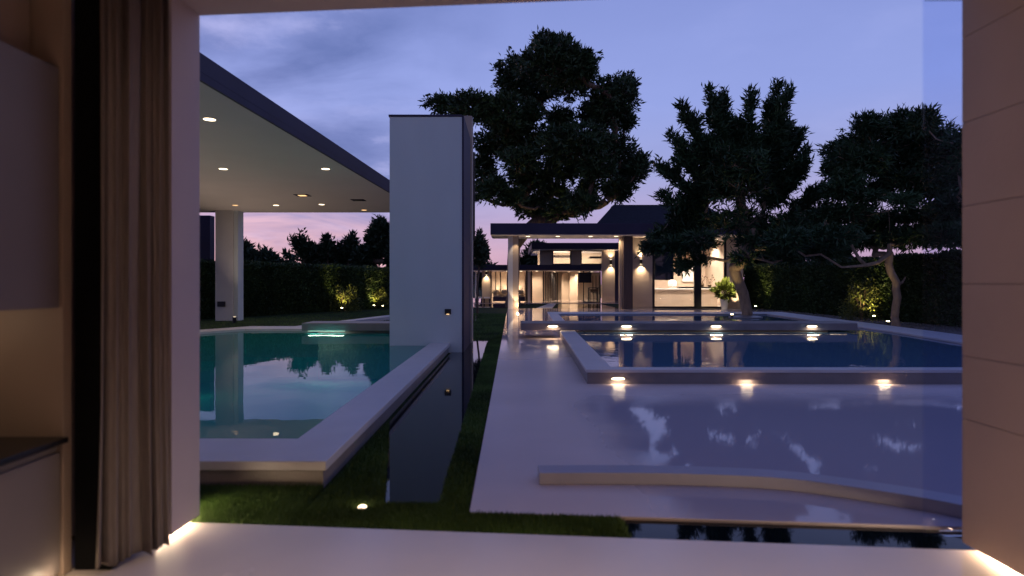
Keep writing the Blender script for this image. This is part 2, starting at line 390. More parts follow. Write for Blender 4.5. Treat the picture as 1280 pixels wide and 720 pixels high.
# ================================================================== LEFT POOL
ZT = .175
pool = thing('swimming_pool', 'teal lit swimming pool with raised pale coping beside the white blade wall', 'swimming pool', (-5, 10, 0))
outer = [(-8.6, 4.36), (-1.286, 4.325), (-1.286, 18.2), (-7.6, 18.2), (-8.6, 16.4)]
inner = [(-7.95, 5.02), (-1.70, 4.96), (-1.70, 17.1), (-7.3, 17.1), (-7.95, 16.0)]
MB().ring(outer, inner, ZT-.065, ZT).build('coping', M['coping'], pool, .006)
oi = [(-8.57, 4.39), (-1.318, 4.36), (-1.318, 18.1), (-7.58, 18.1), (-8.57, 16.38)]
ii = [(-7.98, 4.99), (-1.67, 4.93), (-1.67, 17.13), (-7.28, 17.13), (-7.98, 16.02)]
MB().ring(oi, ii, -.6, ZT-.067).build('wall', M['darkstone'], pool)
b = MB(); n = 5; wz = .118
bi = [(-7.985, 4.985), (-1.665, 4.925), (-1.665, 17.135), (-7.275, 17.135), (-7.985, 16.025)]
b.add([(p[0], p[1], -1.15) for p in bi]+[(p[0], p[1], ZT-.07) for p in bi], [(0, 1, 2, 3, 4)]+[(i, n+i, n+(i+1) % n, (i+1) % n) for i in range(n)])
b.build('basin', M['basin_l'], pool)
wt = MB().add([(p[0], p[1], wz) for p in bi], [(0, 1, 2, 3, 4)]).build('water', M['water_l']); tag(wt, kind='structure')
# floating stone slab over the back of the pool
def slab(label, x0, x1, y, z0, z1, dep=.95):
    o = MB().prism([(x0, y), (x1, y), (x1, y+dep), (x0, y+dep)], z0, z1)
    return o
st = thing('stone_slab', 'short grey floating stone slab across the back of the teal pool', 'stone slab', (-3.5, 16.2, 0), 'floating stone slabs over the pools')
slab('', -5.45, -1.40, 16.2, .185, .385).build('slab', M['darkstone'], st, .01)
bx((-5.1, 16.45, -1.1), (-1.45, 16.9, .183), 'plinth', M['darkstone'], st)
bx((-5.3, 16.235, .172), (-4.35, 16.26, .183), 'light_strip', M['e_pool'], st)
lamp('AREA', (-4.8, 16.05, .06), 9, (.95, 1, .82), st, (.9, .08), (0, -.1, -.9))
lamp('AREA', (-4.8, 16.17, .168), 6, (1, 1, .82), st, (.9, .03), (0, 0, -1))
for i, (x, y, d) in enumerate(((-7.7, 14.0, (1, -.4, -.3)), (-7.7, 8.0, (1, 0, -.3)), (-2.0, 16.9, (-.5, -1, -.4)))):
    pl = MB().lathe((x, y, -.45), [(.0, -.05), (.09, -.05), (.09, .05), (0, .05)], 12).build('pool_lamp', M['e_pool'], pool)
    lamp('AREA', (x+d[0]*.12, y+d[1]*.12, -.4), 6.5, (.50, 1, .88), pool, .25, d)
lamp('AREA', (-6.2, 5.1, -.3), 3, (.55, 1, .85), pool, .4, (0, 1, -.1))

# ================================================================== RIGHT POOL
rp = thing('reflecting_pool', 'long raised blue reflecting pool with grey stone sides and recessed lights', 'pool', (5, 16, 0))
RZ = .20
o_ = [(1.04, 8.76), (9.9, 8.70), (10.75, 16), (11.6, 26.9), (1.52, 26.9)]
i_ = [(1.43, 9.04), (8.75, 9.0), (9.7, 16), (10.3, 25.3), (1.86, 25.3)]
MB().ring(o_, i_, RZ-.04, RZ).build('coping', M['coping'], rp, .005)
oo = [(1.055, 8.775), (9.88, 8.715), (10.73, 16), (11.58, 26.88), (1.535, 26.88)]
ij = [(1.42, 9.03), (8.76, 8.99), (9.71, 16), (10.31, 25.31), (1.85, 25.31)]
MB().ring(oo, ij, 0.0, RZ-.042).build('wall', M['darkstone'], rp)
MB().add([(p[0], p[1], .03) for p in ij], [(0, 1, 2, 3, 4)]).build('basin', M['basin_r'], rp)
wt = MB().add([(p[0], p[1], .155) for p in ij], [(0, 1, 2, 3, 4)]).build('water', M['water_r']); tag(wt, kind='structure')
def wall_light(parent, x, y, z, power=7, w_=.125, h_=.028):
    fr_ = MB()
    n = 24; vs = []
    for r in (1.0, .84):
        for yy in (y-.006, y-.001): 
            for k in range(n): a = 2*PI*k/n; vs.append((x+w_*1.15*r*math.cos(a), yy, z+h_*1.3*r*math.sin(a)))
    fs = [(k, (k+1) % n, 2*n+(k+1) % n, 2*n+k) for k in range(n)]+[(k, n+k, n+(k+1) % n, (k+1) % n) for k in range(n)]
    fr_.add(vs, fs); fo = fr_.build('recessed_light', M['brass'], parent)
    MB().disc((x, y-.004, z), w_, h_, 'y', 24).build('lens', M['e_warm'], fo)
    lamp('AREA', (x, y-.055, z-.005), power, WARM, fo, (w_*1.6, .02), (0, -.08, -1))
for px in (775, 937, 1111):
    q = U(px, 482); wall_light(rp, q.x, 8.775, .072, .7, .10, .018)
sl2 = thing('stone_slab', 'long grey floating stone slab crossing the blue pool with four lights', 'stone slab', (4.5, 16, 0), 'floating stone slabs over the pools')
slab('', .23, 8.84, 16.0, .215, .395, 1.1).build('slab', M['darkstone'], sl2, .008)
bx((1.9, 16.25, .04), (8.2, 16.8, .213), 'plinth', M['darkstone'], sl2)
lamp('AREA', (4.5, 16.04, .205), 2.5, WARM, sl2, (8.2, .02), (0, 0, -1))
for px in (691, 783, 895, 1015):
    x = px_x(px, 16); wall_light(sl2, x, 16.0, .315, 1.3, .14, .026)
    lamp('AREA', (x, 15.96, .212), 2.0, WARM, sl2, (.3, .02), (0, -.08, -1))

# low curved stone kerb on the near deck
kerb = thing('stone_kerb', 'low pale curved stone kerb lying on the glossy near deck', 'kerb', (1.2, 4.4, 0))
fl = [U(px, py) for px, py in ((674, 606), (780, 605.5), (875, 607), (982, 612), (1066, 624), (1134, 635), (1193, 646), (1260, 662))]
for _ in range(3):                                   # smooth the curve
    fl = [fl[0]]+[v for a_, b_ in zip(fl[:-1], fl[1:]) for v in (a_*.75+b_*.25, a_*.25+b_*.75)]+[fl[-1]]
outer_ = [(p.x, p.y) for p in fl]; back_ = []
for i, p in enumerate(fl):
    t = (fl[min(i+1, len(fl)-1)]-fl[max(i-1, 0)]).normalized(); nrm = Vector((-t.y, t.x, 0)); q = p+nrm*.19
    back_.append((q.x, q.y))
MB().prism(outer_+back_[::-1], 0, .082).build('kerb', M['kerb'], kerb, .006)

# ================================================================== NEAR HOUSE (room the view looks out of)
room = thing('villa', 'near house seen from inside with brown stone wall and pale opening reveal', 'house', (0, 0, 0))
lx = -1.85
MB().prism([(-3.4, 3.40), (lx, 3.40), (lx, fy(lx)+.03), (-3.4, fy(-3.4)+.03)], 0.032, 3.3).build('wall_reveal', M['reveal'], room, .004)
rx = 2.385
zs = [0.032, .69, 1.02, 1.4, 1.81, 2.25, 2.7, 3.05]
for a, b_ in zip(zs[:-1], zs[1:]):
    bx((rx, -1.2, a+.0015), (2.9, 3.315, b_-.0015), 'wall_panel', M['panel'], room, .001)
bx((rx+.16, -1.19, 0.002), (2.87, 3.29, .05), 'plinth', M['seam'], room)
bx((rx+.012, -1.19, 0.04), (2.88, 3.30, 3.2), 'wall_core', M['seam'], room)
bx((rx, -3.2, 0.002), (2.9, -1.21, 3.05), 'wall', M['panel'], room)
bx((-3.4, -3.2, 0.002), (-3.2, 3.39, 3.05), 'wall', M['panel'], room)
bx((-3.19, -3.2, 0.002), (rx-.01, -3.0, 3.05), 'wall', M['panel'], room)
MB().prism([(-3.4, -3.2), (3.3, -3.2), (3.3, fy(3.3)-.45), (-3.4, fy(-3.4)-.45)], 3.06, 3.3).build('ceiling', M['reveal'], room)
MB().prism([(lx+.003, fy(lx)-.44), (rx-.004, fy(rx)-.44), (rx+.6, fy(rx)-.50), (rx+.6, fy(rx+.6)+.02), (lx+.003, fy(lx)+.02)], 2.985, 3.5).build('header', M['reveal'], room, .004)
MB().prism([(-3.38, 3.42), (lx-.15, 3.42), (lx-.15, fy(lx)-.02), (-3.38, fy(-3.4)-.02)], .002, .031).build('plinth', M['seam'], room)
bx((lx-.148, 3.44, .008), (lx-.140, fy(lx)-.04, .026), 'light_strip', M['e_strip'], room)
bx((rx+.150, .6, .008), (rx+.158, 3.27, .026), 'light_strip', M['e_strip'], room)
lamp('AREA', (lx-.10, 3.60, .017), 5, WARM, room, (.34, .02), (1, 0, .0))
lamp('AREA', (rx+.10, 2.42, .017), 17, WARM, room, (1.7, .02), (-1, 0, .0))
for x, y in ((-1.0, .6), (1.0, .6), (0, -1.4)):
    dl = MB().lathe((x, y, 3.052), [(0, 0), (.06, 0), (.06, .005), (0, .005)], 16).build('downlight', M['e_warm_s'], room)
    lamp('SPOT', (x, y, 3.0), 130, (1, .74, .54), dl, .06, (0, 0, -1), 114, .9)
# sliding glass panes parked at the right
gd = thing('glass_door', 'tinted glass door pane parked against the brown stone wall', 'door', (2.3, 3.4, 0))
for k, (x0, yy) in enumerate(((2.235, 3.40), (2.29, 3.47))):
    bx((x0, yy, .03), (2.56, yy+.010, 2.975), 'pane', M['glass_blue'], gd)
bx((.75, fy(.75)-.06, .002), (2.37, fy(2.37)+.0-.035, .010), 'track', M['black'], gd) if False else None

# curtain
cur = MB(); a = Vector((-1.99, 3.02)); b2 = Vector((-1.80, 3.27)); nn = 160; zz_ = [.03, .10, .3, .8, 1.5, 2.2, 2.95]
dirv = (b2-a); nv = Vector((dirv.y, -dirv.x)).normalized(); vs = []; fs = []
for j, z in enumerate(zz_):
    for i in range(nn+1):
        t = i/nn; amp = .017*(1+.6*math.sin(z*1.1+t*11)); ph = t*2*PI*5+.5*math.sin(z*1.3)+1.5*math.sin(t*7)+.8*math.sin(t*17+z*.4)
        flare = 1+.10*max(0, 1-z/1.0)
        p = a+dirv*(t*flare-.06*(flare-1)*10)+nv*(amp*math.sin(ph)+.008*math.sin(ph*2.3+z)); vs.append((p.x, p.y, z+(.012*math.sin(ph*.5) if j == 0 else 0)))
for j in range(len(zz_)-1):
    for i in range(nn): k = j*(nn+1)+i; fs.append((k, k+1, k+nn+2, k+nn+1))
c_ = cur.add(vs, fs).build('curtain', M['curtain'], smooth=True, origin=(-1.9, 3.15, 0))
sm = c_.modifiers.new('solid', 'SOLIDIFY'); sm.thickness = .003
tag(c_, 'floor length taupe curtain gathered in folds against the pale reveal', 'curtain')
pf = MB().box((-2.14, 3.06, .002), (-1.965, 3.13, 3.05)).build('door_frame', M['post'], origin=(-2.05, 3.1, 0))
tag(pf, 'tall black post standing between the kitchen cabinet and the curtain', 'post')
# kitchen cabinet at far left
cab = thing('kitchen_cabinet', 'built-in brown cabinet with black countertop and lit niche at left edge', 'cabinet', (-2.5, 2, 0))
bx((-3.15, .6, .004), (-2.17, 2.985, .625), 'base_cabinet', M['joinery'], cab, .004)
for k in range(3): bx((-2.168, .62+k*.79, .03), (-2.152, .62+k*.79+.78, .60), 'drawer', M['joinery'], cab, .003)
bx((-3.15, .6, .645), (-2.115, 2.985, .672), 'countertop', M['counter_black'], cab, .003)
bx((-3.15, .6, .674), (-2.72, 2.985, 1.285), 'backsplash', M['joinery_b'], cab)
bx((-3.15, .6, 1.287), (-2.16, 2.985, 2.43), 'upper_cabinet', M['joinery'], cab, .004)
bx((-3.15, .6, 2.45), (-2.30, 2.985, 3.04), 'top_panel', M['joinery_b'], cab)
bx((-3.15, 2.99, .004), (-2.145, 3.05, 3.04), 'end_panel', M['joinery_b'], cab, .003)
bx((-2.70, .7, 1.275), (-2.66, 2.9, 1.283), 'light_strip', M['e_strip'], cab)
for y in (1.9, 2.7): lamp('POINT', (-2.55, y, 1.22), .5, (1, .76, .55), cab, .04)
lamp('POINT', (-2.10, 2.90, .05), .35, WARM, cab, .02)

# ================================================================== BLADE WALL
bw = thing('blade_wall', 'tall freestanding white blade wall with dark metal edge beside the teal pool', 'wall', (-1.8, 13, 0))
by = 13.0; bl, br = px_x(487, by), px_x(578, by); bt = py_z(146, by)
bx((bl, by, -.7), (br-.012, by+2.0, bt), 'wall', M['render_blade'], bw, .004)
bx((br-.010, by+.0, -.02), (br+.03, by+2.02, bt+.03), 'edge_cladding', M['fascia'], bw, .004)
bx((bl-.02, by-.015, bt+.002), (br-.012, by+2.02, bt+.045), 'cap', M['fascia'], bw, .004)
q = P(560, 389.5, by); sk = bx((q.x-.065, by-.035, q.z-.055), (q.x+.065, by-.002, q.z+.055), 'wall_box', M['black'], bw, .006)
MB().box((q.x-.03, by-.04, q.z-.06), (q.x+.03, by-.036, q.z-.045)).build('lens', M['e_amber'], sk)
bx((br-.25, by+2.06, -.02), (px_x(591.5, by+2.6), by+2.6, py_z(152, by+2.6)), 'return_wall', M['beige'], bw)
wbx = bx((px_x(588, 15.6), 15.61, py_z(300, 15.6)), (px_x(592, 15.6)+.03, 15.70, py_z(190, 15.6)), 'wall_panel', M['black'], bw)

# ================================================================== CANOPY
cz0, cz1 = 4.25, 4.60
cn = thing('canopy', 'broad flat roof canopy with dark fascia and ceiling spots left of blade wall', 'canopy', (-8, 15, 0))
A_ = [(-4.52, 5.0), (-3.50, 25.0), (-13.5, 25.0), (-13.5, 5.0)]
A2 = [(-4.57, 5.05), (-3.56, 24.95), (-13.45, 24.95), (-13.45, 5.05)]
MB().prism(A2, cz0, cz0+.10).build('soffit', M['soffit'], cn)
MB().ring(A_, [(-4.72, 5.2), (-3.72, 24.8), (-13.3, 24.8), (-13.3, 5.2)], cz0+.012, cz1+.03).build('fascia', M['fascia'], cn, .006) if False else None
MB().prism(A_, cz0+.102, cz1+.02).build('roof', M['fascia'], cn, .006)
q0 = [(-4.52, 5.0), (-3.50, 25.0)]
MB().prism([(-4.52, 5.0), (-3.50, 25.0), (-3.555, 25.0), (-4.565, 5.0)], cz0-.012, cz0+.101).build('fascia', M['fascia'], cn)
cy = 24.2
bx((px_x(269, cy), cy, -.03), (px_x(291, cy), cy+.65, cz0), 'column', M['render'], cn, .006)
bx((px_x(291, cy)+.005, cy+.1, -.03), (px_x(296, cy), cy+.6, cz0), 'column_fin', M['render_blade'], cn)
q = P(277, 380, cy); bx((q.x-.15, cy-.05, q.z-.1), (q.x+.15, cy-.002, q.z+.1), 'switch_box', M['black'], cn, .008)
bx((px_x(240, 26), 26, -.03), (px_x(262.5, 26), 26.4, cz0), 'column', M['fascia'], cn)
for (px, py, big) in ((279, 211, 1), (262, 149, 1), (407, 211, 1), (345, 256.5, 1), (402, 255.5, 1), (294, 256.5, 0), (455, 262.5, 0), (240, 232, 1), (330, 175, 0)):
    y = F*(cz0-H)/(HY-py); x = px_x(px, y)
    if (px, py) == (330, 175): continue
    dl = MB().lathe((x, y, cz0-.006), [(0, 0), (.115, 0), (.115, .005), (0, .005)], 20).build('downlight', M['white'], cn)
    MB().disc((x, y, cz0-.008), .10, .10).build('lens', M['e_warm'] if big else M['e_amber'], dl)
    if big: lamp('SPOT', (x, y, cz0-.05), 60, (1, .78, .55), dl, .06, (0, 0, -1), 110, .8)
for (px, py) in ((378, 244), (448, 250)):
    y = F*(cz0-H)/(HY-py); x = px_x(px, y)
    fo = bx((x-.22, y-.22, cz0-.012), (x+.22, y+.22, cz0-.001), 'ceiling_vent', M['fascia'], cn)
    bx((x-.12, y-.12, cz0-.016), (x+.12, y+.12, cz0-.0125), 'lens', M['e_amber'] if px == 378 else M['brass'], fo)

for k, y in enumerate((7.5, 12.5, 18.0, 23.0)):  # uplights added under the canopy to brighten its soffit
    uf = MB().lathe((-10.2, y, -.03), [(0, 0), (.07, 0), (.07, .22), (0, .22)], 14).build('added_uplight', M['black'], cn)
    MB().disc((-10.2, y, .192), .055, .055).build('lens', M['e_warm'], uf)
    lamp('SPOT', (-10.2, y, .25), 125, (1, .76, .62), uf, .05, (.55, 0, 1), 140, .9)
# ================================================================== foliage
def leaf_quads(rng, pts, dirs, ln, wd, jit=.35, fold=.35):
    """one folded kite leaf per row: base at pts, pointing along dirs"""
    m = len(pts); d = dirs/np.linalg.norm(dirs, axis=1)[:, None]
    r = rng.normal(size=(m, 3)); s = np.cross(d, r); s /= np.linalg.norm(s, axis=1)[:, None]+1e-9; nrm = np.cross(d, s)
    L_ = ln*rng.uniform(1-jit, 1+jit, m)[:, None]; W_ = wd*rng.uniform(1-jit, 1+jit, m)[:, None]
    a = pts; bq = pts+d*L_*.45+s*W_*.5+nrm*W_*fold*.5; t = pts+d*L_-nrm*L_*.12; c = pts+d*L_*.45-s*W_*.5+nrm*W_*fold*.5
    v = np.stack([a, bq, t, c], 1).reshape(-1, 3); k = np.arange(m)*4
    return v, np.stack([np.stack([k, k+1, k+2], 1), np.stack([k, k+2, k+3], 1)], 1).reshape(-1, 3)
def tree(name, label, base, trunk, clumps, Y, ntip, leaf=(.4, .12), per=12, mat='leaf_a', bark='bark', seed=1, r0=.3, depth=.5, up=.3, group=None, along=0.0, cat='tree', fat=1.0):
    """trunk: [(px,py,radius)], clumps: [(px,py,rx,ry)] balls or [(px0,py0,px1,py1,r)] sprays, in photo pixels at distance Y"""
    rng = np.random.default_rng(seed); sc = Y/F
    t = thing(name, label, cat, base, group)
    bp = np.array(base, float)
    nodes = [bp]; par = [-1]; rad_min = {}
    tp = [P(px, py, Y) for px, py in trunk]
    prev = np.array(base, float)
    for p in tp:
        p = np.array(p)+np.array([0, rng.normal()*.1, 0])
        nsub = max(2, int(np.linalg.norm(p-prev)/.5))
        for k in range(1, nsub+1):
            nodes.append(prev+(p-prev)*k/nsub+rng.normal(size=3)*.02); par.append(len(nodes)-2)
        prev = p
    crown_c = np.array(nodes[-1]); xs = [c[0] for c in clumps]; width = (max(xs)-min(xs)+40)*sc
    tw = sum((c[2]*c[3])**.8 if len(c) == 4 else (math.hypot(c[2]-c[0], c[3]-c[1])*c[4])**.85 for c in clumps)
    tips = []; tdirs = []
    order = sorted(range(len(clumps)), key=lambda i: -clumps[i][1])
    def link(p, lo=0, cnt=3, wob=.06, pen=.9):
        nd = np.array(nodes[lo:]); dd = np.linalg.norm(nd-p, axis=1)+pen*np.maximum(0, nd[:, 2]-p[2]+.1*dd_scale)
        i = int(np.argmin(dd))+lo; a = nodes[i]; ln = np.linalg.norm(p-a); pi = i
        if ln < .05: return i
        c = max(1, min(cnt, int(ln/.35)+1))
        for k in range(1, c+1):
            s = k/c; q = a+(p-a)*s+np.array([0, 0, -.10*ln*math.sin(PI*s)])+(rng.normal(size=3)*wob*ln*(.5 if k < c else 0))
            nodes.append(q); par.append(pi); pi = len(nodes)-1
        return pi
    dd_scale = width*.1
    for ci in order:
        c = clumps[ci]
        dyo = rng.uniform(-.5, .5)*width*depth
        if len(c) == 4:
            Yc_ = Y+dyo; cc_ = np.array(P(c[0], c[1], Yc_)); rx_, rz = c[2]*Yc_/F*fat, c[3]*Yc_/F*fat
            n = max(6, int(ntip*((c[2]*c[3])**.8)/tw))
            link(cc_-np.array([0, 0, rz*.4]), 0, 6, .05); lo = len(nodes)-1
            u = rng.normal(size=(n, 3)); u /= np.linalg.norm(u, axis=1)[:, None]; rr = rng.uniform(.1, 1, n)**.5*(1+.16*np.sin(u[:, 0]*6+u[:, 2]*8+ci))*rng.uniform(.92, 1.12, n)
            pts = cc_+u*rr[:, None]*np.array([rx_, (rx_+rz)/2, rz]); pts = pts[np.argsort(np.linalg.norm(pts-cc_, axis=1))]
            for p in pts:
                i = link(p, lo, 2, .08); tips.append(p); dr = (p-cc_)/max(rx_, rz); tdirs.append(dr+np.array([0, 0, up]))
        else:
            a0 = np.array(P(c[0], c[1], Y+dyo*.3)); a1 = np.array(P(c[2], c[3], Y+dyo)); r_ = c[4]*sc*1.2*fat
            n = max(8, int(ntip*(math.hypot(c[2]-c[0], c[3]-c[1])*c[4])**.85/tw))
            link(a0, 0, 5, .05); lo = len(nodes)-1
            ax = a1-a0; axn = ax/np.linalg.norm(ax); prevn = lo
            for k in range(1, 7):
                nodes.append(a0+ax*k/6+rng.normal(size=3)*.02); par.append(prevn); prevn = len(nodes)-1
            Lx = np.linalg.norm(ax); axes_ = [(a0, a1, 1.0)]
            for k in range(int(5+Lx*2.2)):
                s = rng.uniform(0, .85); off = rng.normal(size=3); off -= axn*off.dot(axn); off /= np.linalg.norm(off)+1e-9
                q0_ = a0+ax*s; q1_ = q0_+(axn*.8+off*rng.uniform(.5, 1.1)+np.array([0, 0, .15]))*r_*rng.uniform(1.0, 2.2)*(1.35-1.15*s)
                axes_.append((q0_, q1_, .8))
            tl_ = sum(np.linalg.norm(q[1]-q[0]) for q in axes_)
            for (q0_, q1_, w__) in axes_:
                d_ = q1_-q0_; dn = d_/(np.linalg.norm(d_)+1e-9); m_ = max(3, int(n*np.linalg.norm(d_)/tl_))
                i = link(q1_, lo, 2, .03)
                for k in range(m_):
                    s = (k+rng.uniform(0, .6))/m_; tips.append(q0_+d_*s+rng.normal(size=3)*.03); tdirs.append(dn*1.0+np.array([0, 0, up]))
    nodes_a = np.array(nodes); cnt = np.zeros(len(nodes))
    haskid = np.zeros(len(nodes), bool)
    for i in range(1, len(nodes)): haskid[par[i]] = True
    for i in range(len(nodes)-1, 0, -1):
        if not haskid[i]: cnt[i] += 1
        cnt[par[i]] += cnt[i]
    rads = r0*(cnt/max(cnt[0], 1))**.45; rads = np.maximum(rads, .010)
    # trunk mesh: tapered tube pieces per edge
    vs = []; fs = []; k = 0
    for i in range(1, len(nodes)):
        a, b_ = nodes_a[par[i]], nodes_a[i]; d = b_-a; ln = np.linalg.norm(d)
        if ln < 1e-4: continue
        d /= ln; ra = min(rads[par[i]], rads[i]*1.5); rb = rads[i]; ns = 8 if rb > .06 else (5 if rb > .02 else 3)
        if par[i] == 0: ra = rads[0]*1.35
        ref = np.array([0, 1, .1]) if abs(d[1]) < .8 else np.array([1, 0, 0])
        s = np.cross(d, ref); s /= np.linalg.norm(s); t2 = np.cross(d, s)
        th = np.arange(ns)*2*PI/ns; ringv = np.cos(th)[:, None]*s+np.sin(th)[:, None]*t2
        e = d*min(rb*.4, .04)
        vs.append(np.concatenate([a-e+ringv*ra, b_+e+ringv*rb]))
        for q in range(ns): j = (q+1) % ns; fs.append((k+q, k+j, k+ns+j, k+ns+q))
        k += 2*ns
    mesh_np('trunk', np.concatenate(vs), np.array(fs), M[bark], t, smooth=True)
    tips = np.array(tips); tdirs = np.array(tdirs); n = len(tips)
    pts = np.repeat(tips, per, 0); dirs = np.repeat(tdirs/(np.linalg.norm(tdirs, axis=1)[:, None]+1e-6), per, 0)
    u = rng.normal(size=pts.shape); u /= np.linalg.norm(u, axis=1)[:, None]
    dirs = dirs*.75+u*.85
    pts = pts-dirs*leaf[0]*.15+u*leaf[0]*.10+rng.normal(size=pts.shape)*leaf[0]*.30
    v, f = leaf_quads(rng, pts, dirs, leaf[0], leaf[1])
    mesh_np('crown', v, f, M[mat], t)
    return t

TREES = True
if TREES:
    # the big tree behind the pavilion
    tree('tree', 'tallest tree with a broad open crown rising behind the pavilion roof', (px_x(641, 45), 45, -.03),
     [(641, 340), (643, 308), (655, 292), (688, 262)],
     [(672, 118, 22, 12), (700, 150, 14, 16), (662, 142, 14, 14), (690, 78, 42, 26), (650, 90, 26, 18), (722, 84, 22, 20), (682, 56, 14, 14), (702, 55, 10, 12), (645, 105, 22, 16), (715, 105, 24, 16),
      (765, 125, 28, 26), (782, 110, 12, 16), (745, 145, 22, 16), (780, 150, 12, 12),
      (556, 130, 20, 11), (590, 132, 24, 15), (625, 138, 26, 20), (640, 160, 24, 12),
      (660, 182, 40, 20), (720, 180, 40, 22), (765, 185, 24, 16), (618, 178, 24, 14),
      (604, 212, 14, 22), (620, 236, 14, 14), (600, 240, 10, 8), (782, 214, 20, 18), (770, 238, 16, 12), (800, 206, 10, 14), (745, 212, 22, 14),
      (665, 222, 26, 16), (700, 212, 24, 14), (664, 258, 20, 12), (700, 262, 22, 12), (728, 252, 18, 12), (735, 236, 12, 10), (650, 200, 22, 12), (690, 240, 20, 10), (640, 246, 12, 9)],
     45, 7400, (.38, .13), 9, 'leaf_a', 'bark', 11, .44, .5, .35, fat=1.10)
    # tree standing in the reflecting pool
    by2 = 23.2
    tree('tree', 'feathery dark tree with lit leaning trunk growing at the reflecting pool', (px_x(932, by2), by2, .1),
     [(934, 392), (930, 368), (920, 345), (914, 322)],
     [(908, 235, 850, 130, 9), (912, 225, 886, 109, 9), (915, 220, 903, 116, 8), (930, 225, 939, 113, 8), (945, 225, 973, 104, 9), (950, 225, 986, 112, 9), (930, 230, 920, 150, 10),
      (955, 235, 1003, 162, 9), (962, 245, 1010, 186, 9), (955, 255, 1008, 210, 9), (890, 245, 837, 167, 9), (885, 255, 818, 204, 9), (880, 270, 822, 243, 9), (900, 230, 870, 165, 10), (960, 225, 985, 150, 9),
      (905, 200, 18, 20), (948, 195, 20, 22), (925, 232, 42, 22), (888, 232, 22, 15), (968, 235, 22, 16), (930, 205, 24, 20),
      (880, 290, 812, 296, 9), (870, 305, 803, 312, 6), (885, 322, 845, 336, 5), (890, 280, 850, 270, 11), (925, 275, 42, 13), (875, 300, 24, 9), (950, 298, 34, 10),
      (930, 310, 1005, 302, 8), (950, 312, 1060, 316, 6), (980, 275, 1040, 268, 11), (990, 260, 1030, 238, 9), (985, 318, 24, 6), (930, 322, 14, 5)],
     by2, 7200, (.27, .062), 8, 'leaf_b', 'bark_pale', 23, .20, .45, .1, fat=1.0)
    # tree at far right in front of hedge
    by3 = 21.0
    t3 = tree('tree', 'spreading umbrella tree with thin pale trunk before the right hedge', (px_x(1120, by3), by3, -.03),
     [(1120, 395), (1118, 372), (1116, 352), (1110, 330), (1109, 305), (1112, 275), (1108, 245)],
     [(1100, 172, 40, 20), (1085, 155, 14, 10), (1128, 152, 14, 12), (1155, 150, 12, 12), (1160, 178, 30, 22), (1056, 187, 22, 12), (1075, 200, 30, 18), (1120, 205, 36, 20),
      (1175, 205, 26, 18), (1050, 212, 20, 10), (1200, 190, 20, 20), (1165, 228, 24, 7), (1045, 236, 14, 6), (1000, 282, 34, 14), (985, 300, 26, 10), (1090, 288, 30, 9), (1185, 280, 24, 12),
      (1050, 268, 40, 10), (1095, 275, 30, 8), (1150, 270, 34, 10), (1190, 262, 24, 14), (1040, 295, 34, 10), (1085, 300, 28, 9), (1140, 297, 34, 9), (1185, 295, 26, 12), (1165, 242, 22, 6), (1078, 246, 22, 6), (1052, 238, 20, 8), (1100, 236, 20, 8), (1140, 226, 24, 10), (1060, 225, 20, 9), (1130, 250, 16, 5), (1150, 290, 26, 8),
      (1060, 300, 1010, 290, 10), (1225, 230, 24, 30)],
     by3, 6300, (.23, .055), 9, 'leaf_b', 'bark_pale', 37, .12, .5, .1, fat=1.10)
    MB().tube([P(1117, 362, by3), P(1123, 355.5, by3), P(1128, 353, by3), P(1132, 346, by3)], [.07, .055, .04, .02], 8).build('branch', M['bark_pale'], t3)
    # trees beyond the hedge
    def far(label, px, w_, top, bot, Y, n, seed, sparse=False, leaf=(.5, .16), nm='tree', rr_=None):
        rng = random.Random(seed); cl = []
        if sparse:
            for k in range(13):
                u = rng.uniform(-1, 1); v_ = rng.uniform(0, .5); cl.append((px+u*w_*.25, bot-(bot-top)*(.15+v_*.6), px+u*w_, top+abs(u)*(bot-top)*.5+rng.uniform(0, 18), 3.0))
        else:
            for k in range(7):
                u = rng.uniform(-1, 1); cl.append((px+u*w_*.75, top+(bot-top)*(.22+.3*u*u)+rng.uniform(0, (bot-top)*.35), w_*.34, (bot-top)*.22))
        tree(nm, label, (px_x(px, Y), Y, -.03), [(px, bot-2)], cl, Y, n, leaf, 5 if sparse else 10, 'leaf_c', 'bark', seed, rr_ or (.12 if sparse else .22), .5, .3, 'trees beyond the hedges')
    far('sparse airy tree against the pink sky between canopy column and blade wall', 378, 26, 276, 340, 42, 300, 51, True, (.34, .12))
    far('narrow spire-shaped sparse tree second from the left beyond hedge', 408, 14, 282, 340, 42, 150, 52, True, (.34, .12))
    far('leafy tree with pointed top left of the densest tree beyond the hedge', 436, 20, 276, 342, 43, 300, 53, True, (.36, .13))
    far('dense dark tree touching the left edge of the blade wall', 476, 32, 262, 345, 42, 2000, 54, False, (.36, .13))
    far('low rounded treetop right beside the canopy column beyond hedge', 302, 18, 296, 345, 45, 350, 55)
    far('wide low dark treeline crown under the pink afterglow', 335, 34, 316, 348, 60, 450, 56, False, (.7, .22))
    far('low crown filling between the sparse trees above the hedge', 420, 36, 306, 348, 55, 600, 57, False, (.6, .2))
    far('small crown above the flat roof right of the blade wall', 596, 24, 330, 358, 72, 400, 58, False, (.8, .25))
    far('dark round tree behind the far house left of its upper storey', 664, 24, 304, 352, 70, 700, 59, False, (.8, .25))
    far('young tree with few leaves peeking out beside the blade wall edge', 597, 14, 274, 350, 30, 150, 60, True, (.26, .10), rr_=.05)
    far('dark tree between the far house and the pavilion pier', 781, 12, 305, 375, 64, 400, 61, False, (.7, .2))
    far('deep dark tree behind the feathery pool tree', 1000, 50, 262, 350, 40, 1300, 62, False, (.5, .16))
    far('dense tree behind the right end of the pavilion roof', 950, 40, 268, 350, 44, 900, 63, False, (.5, .16))

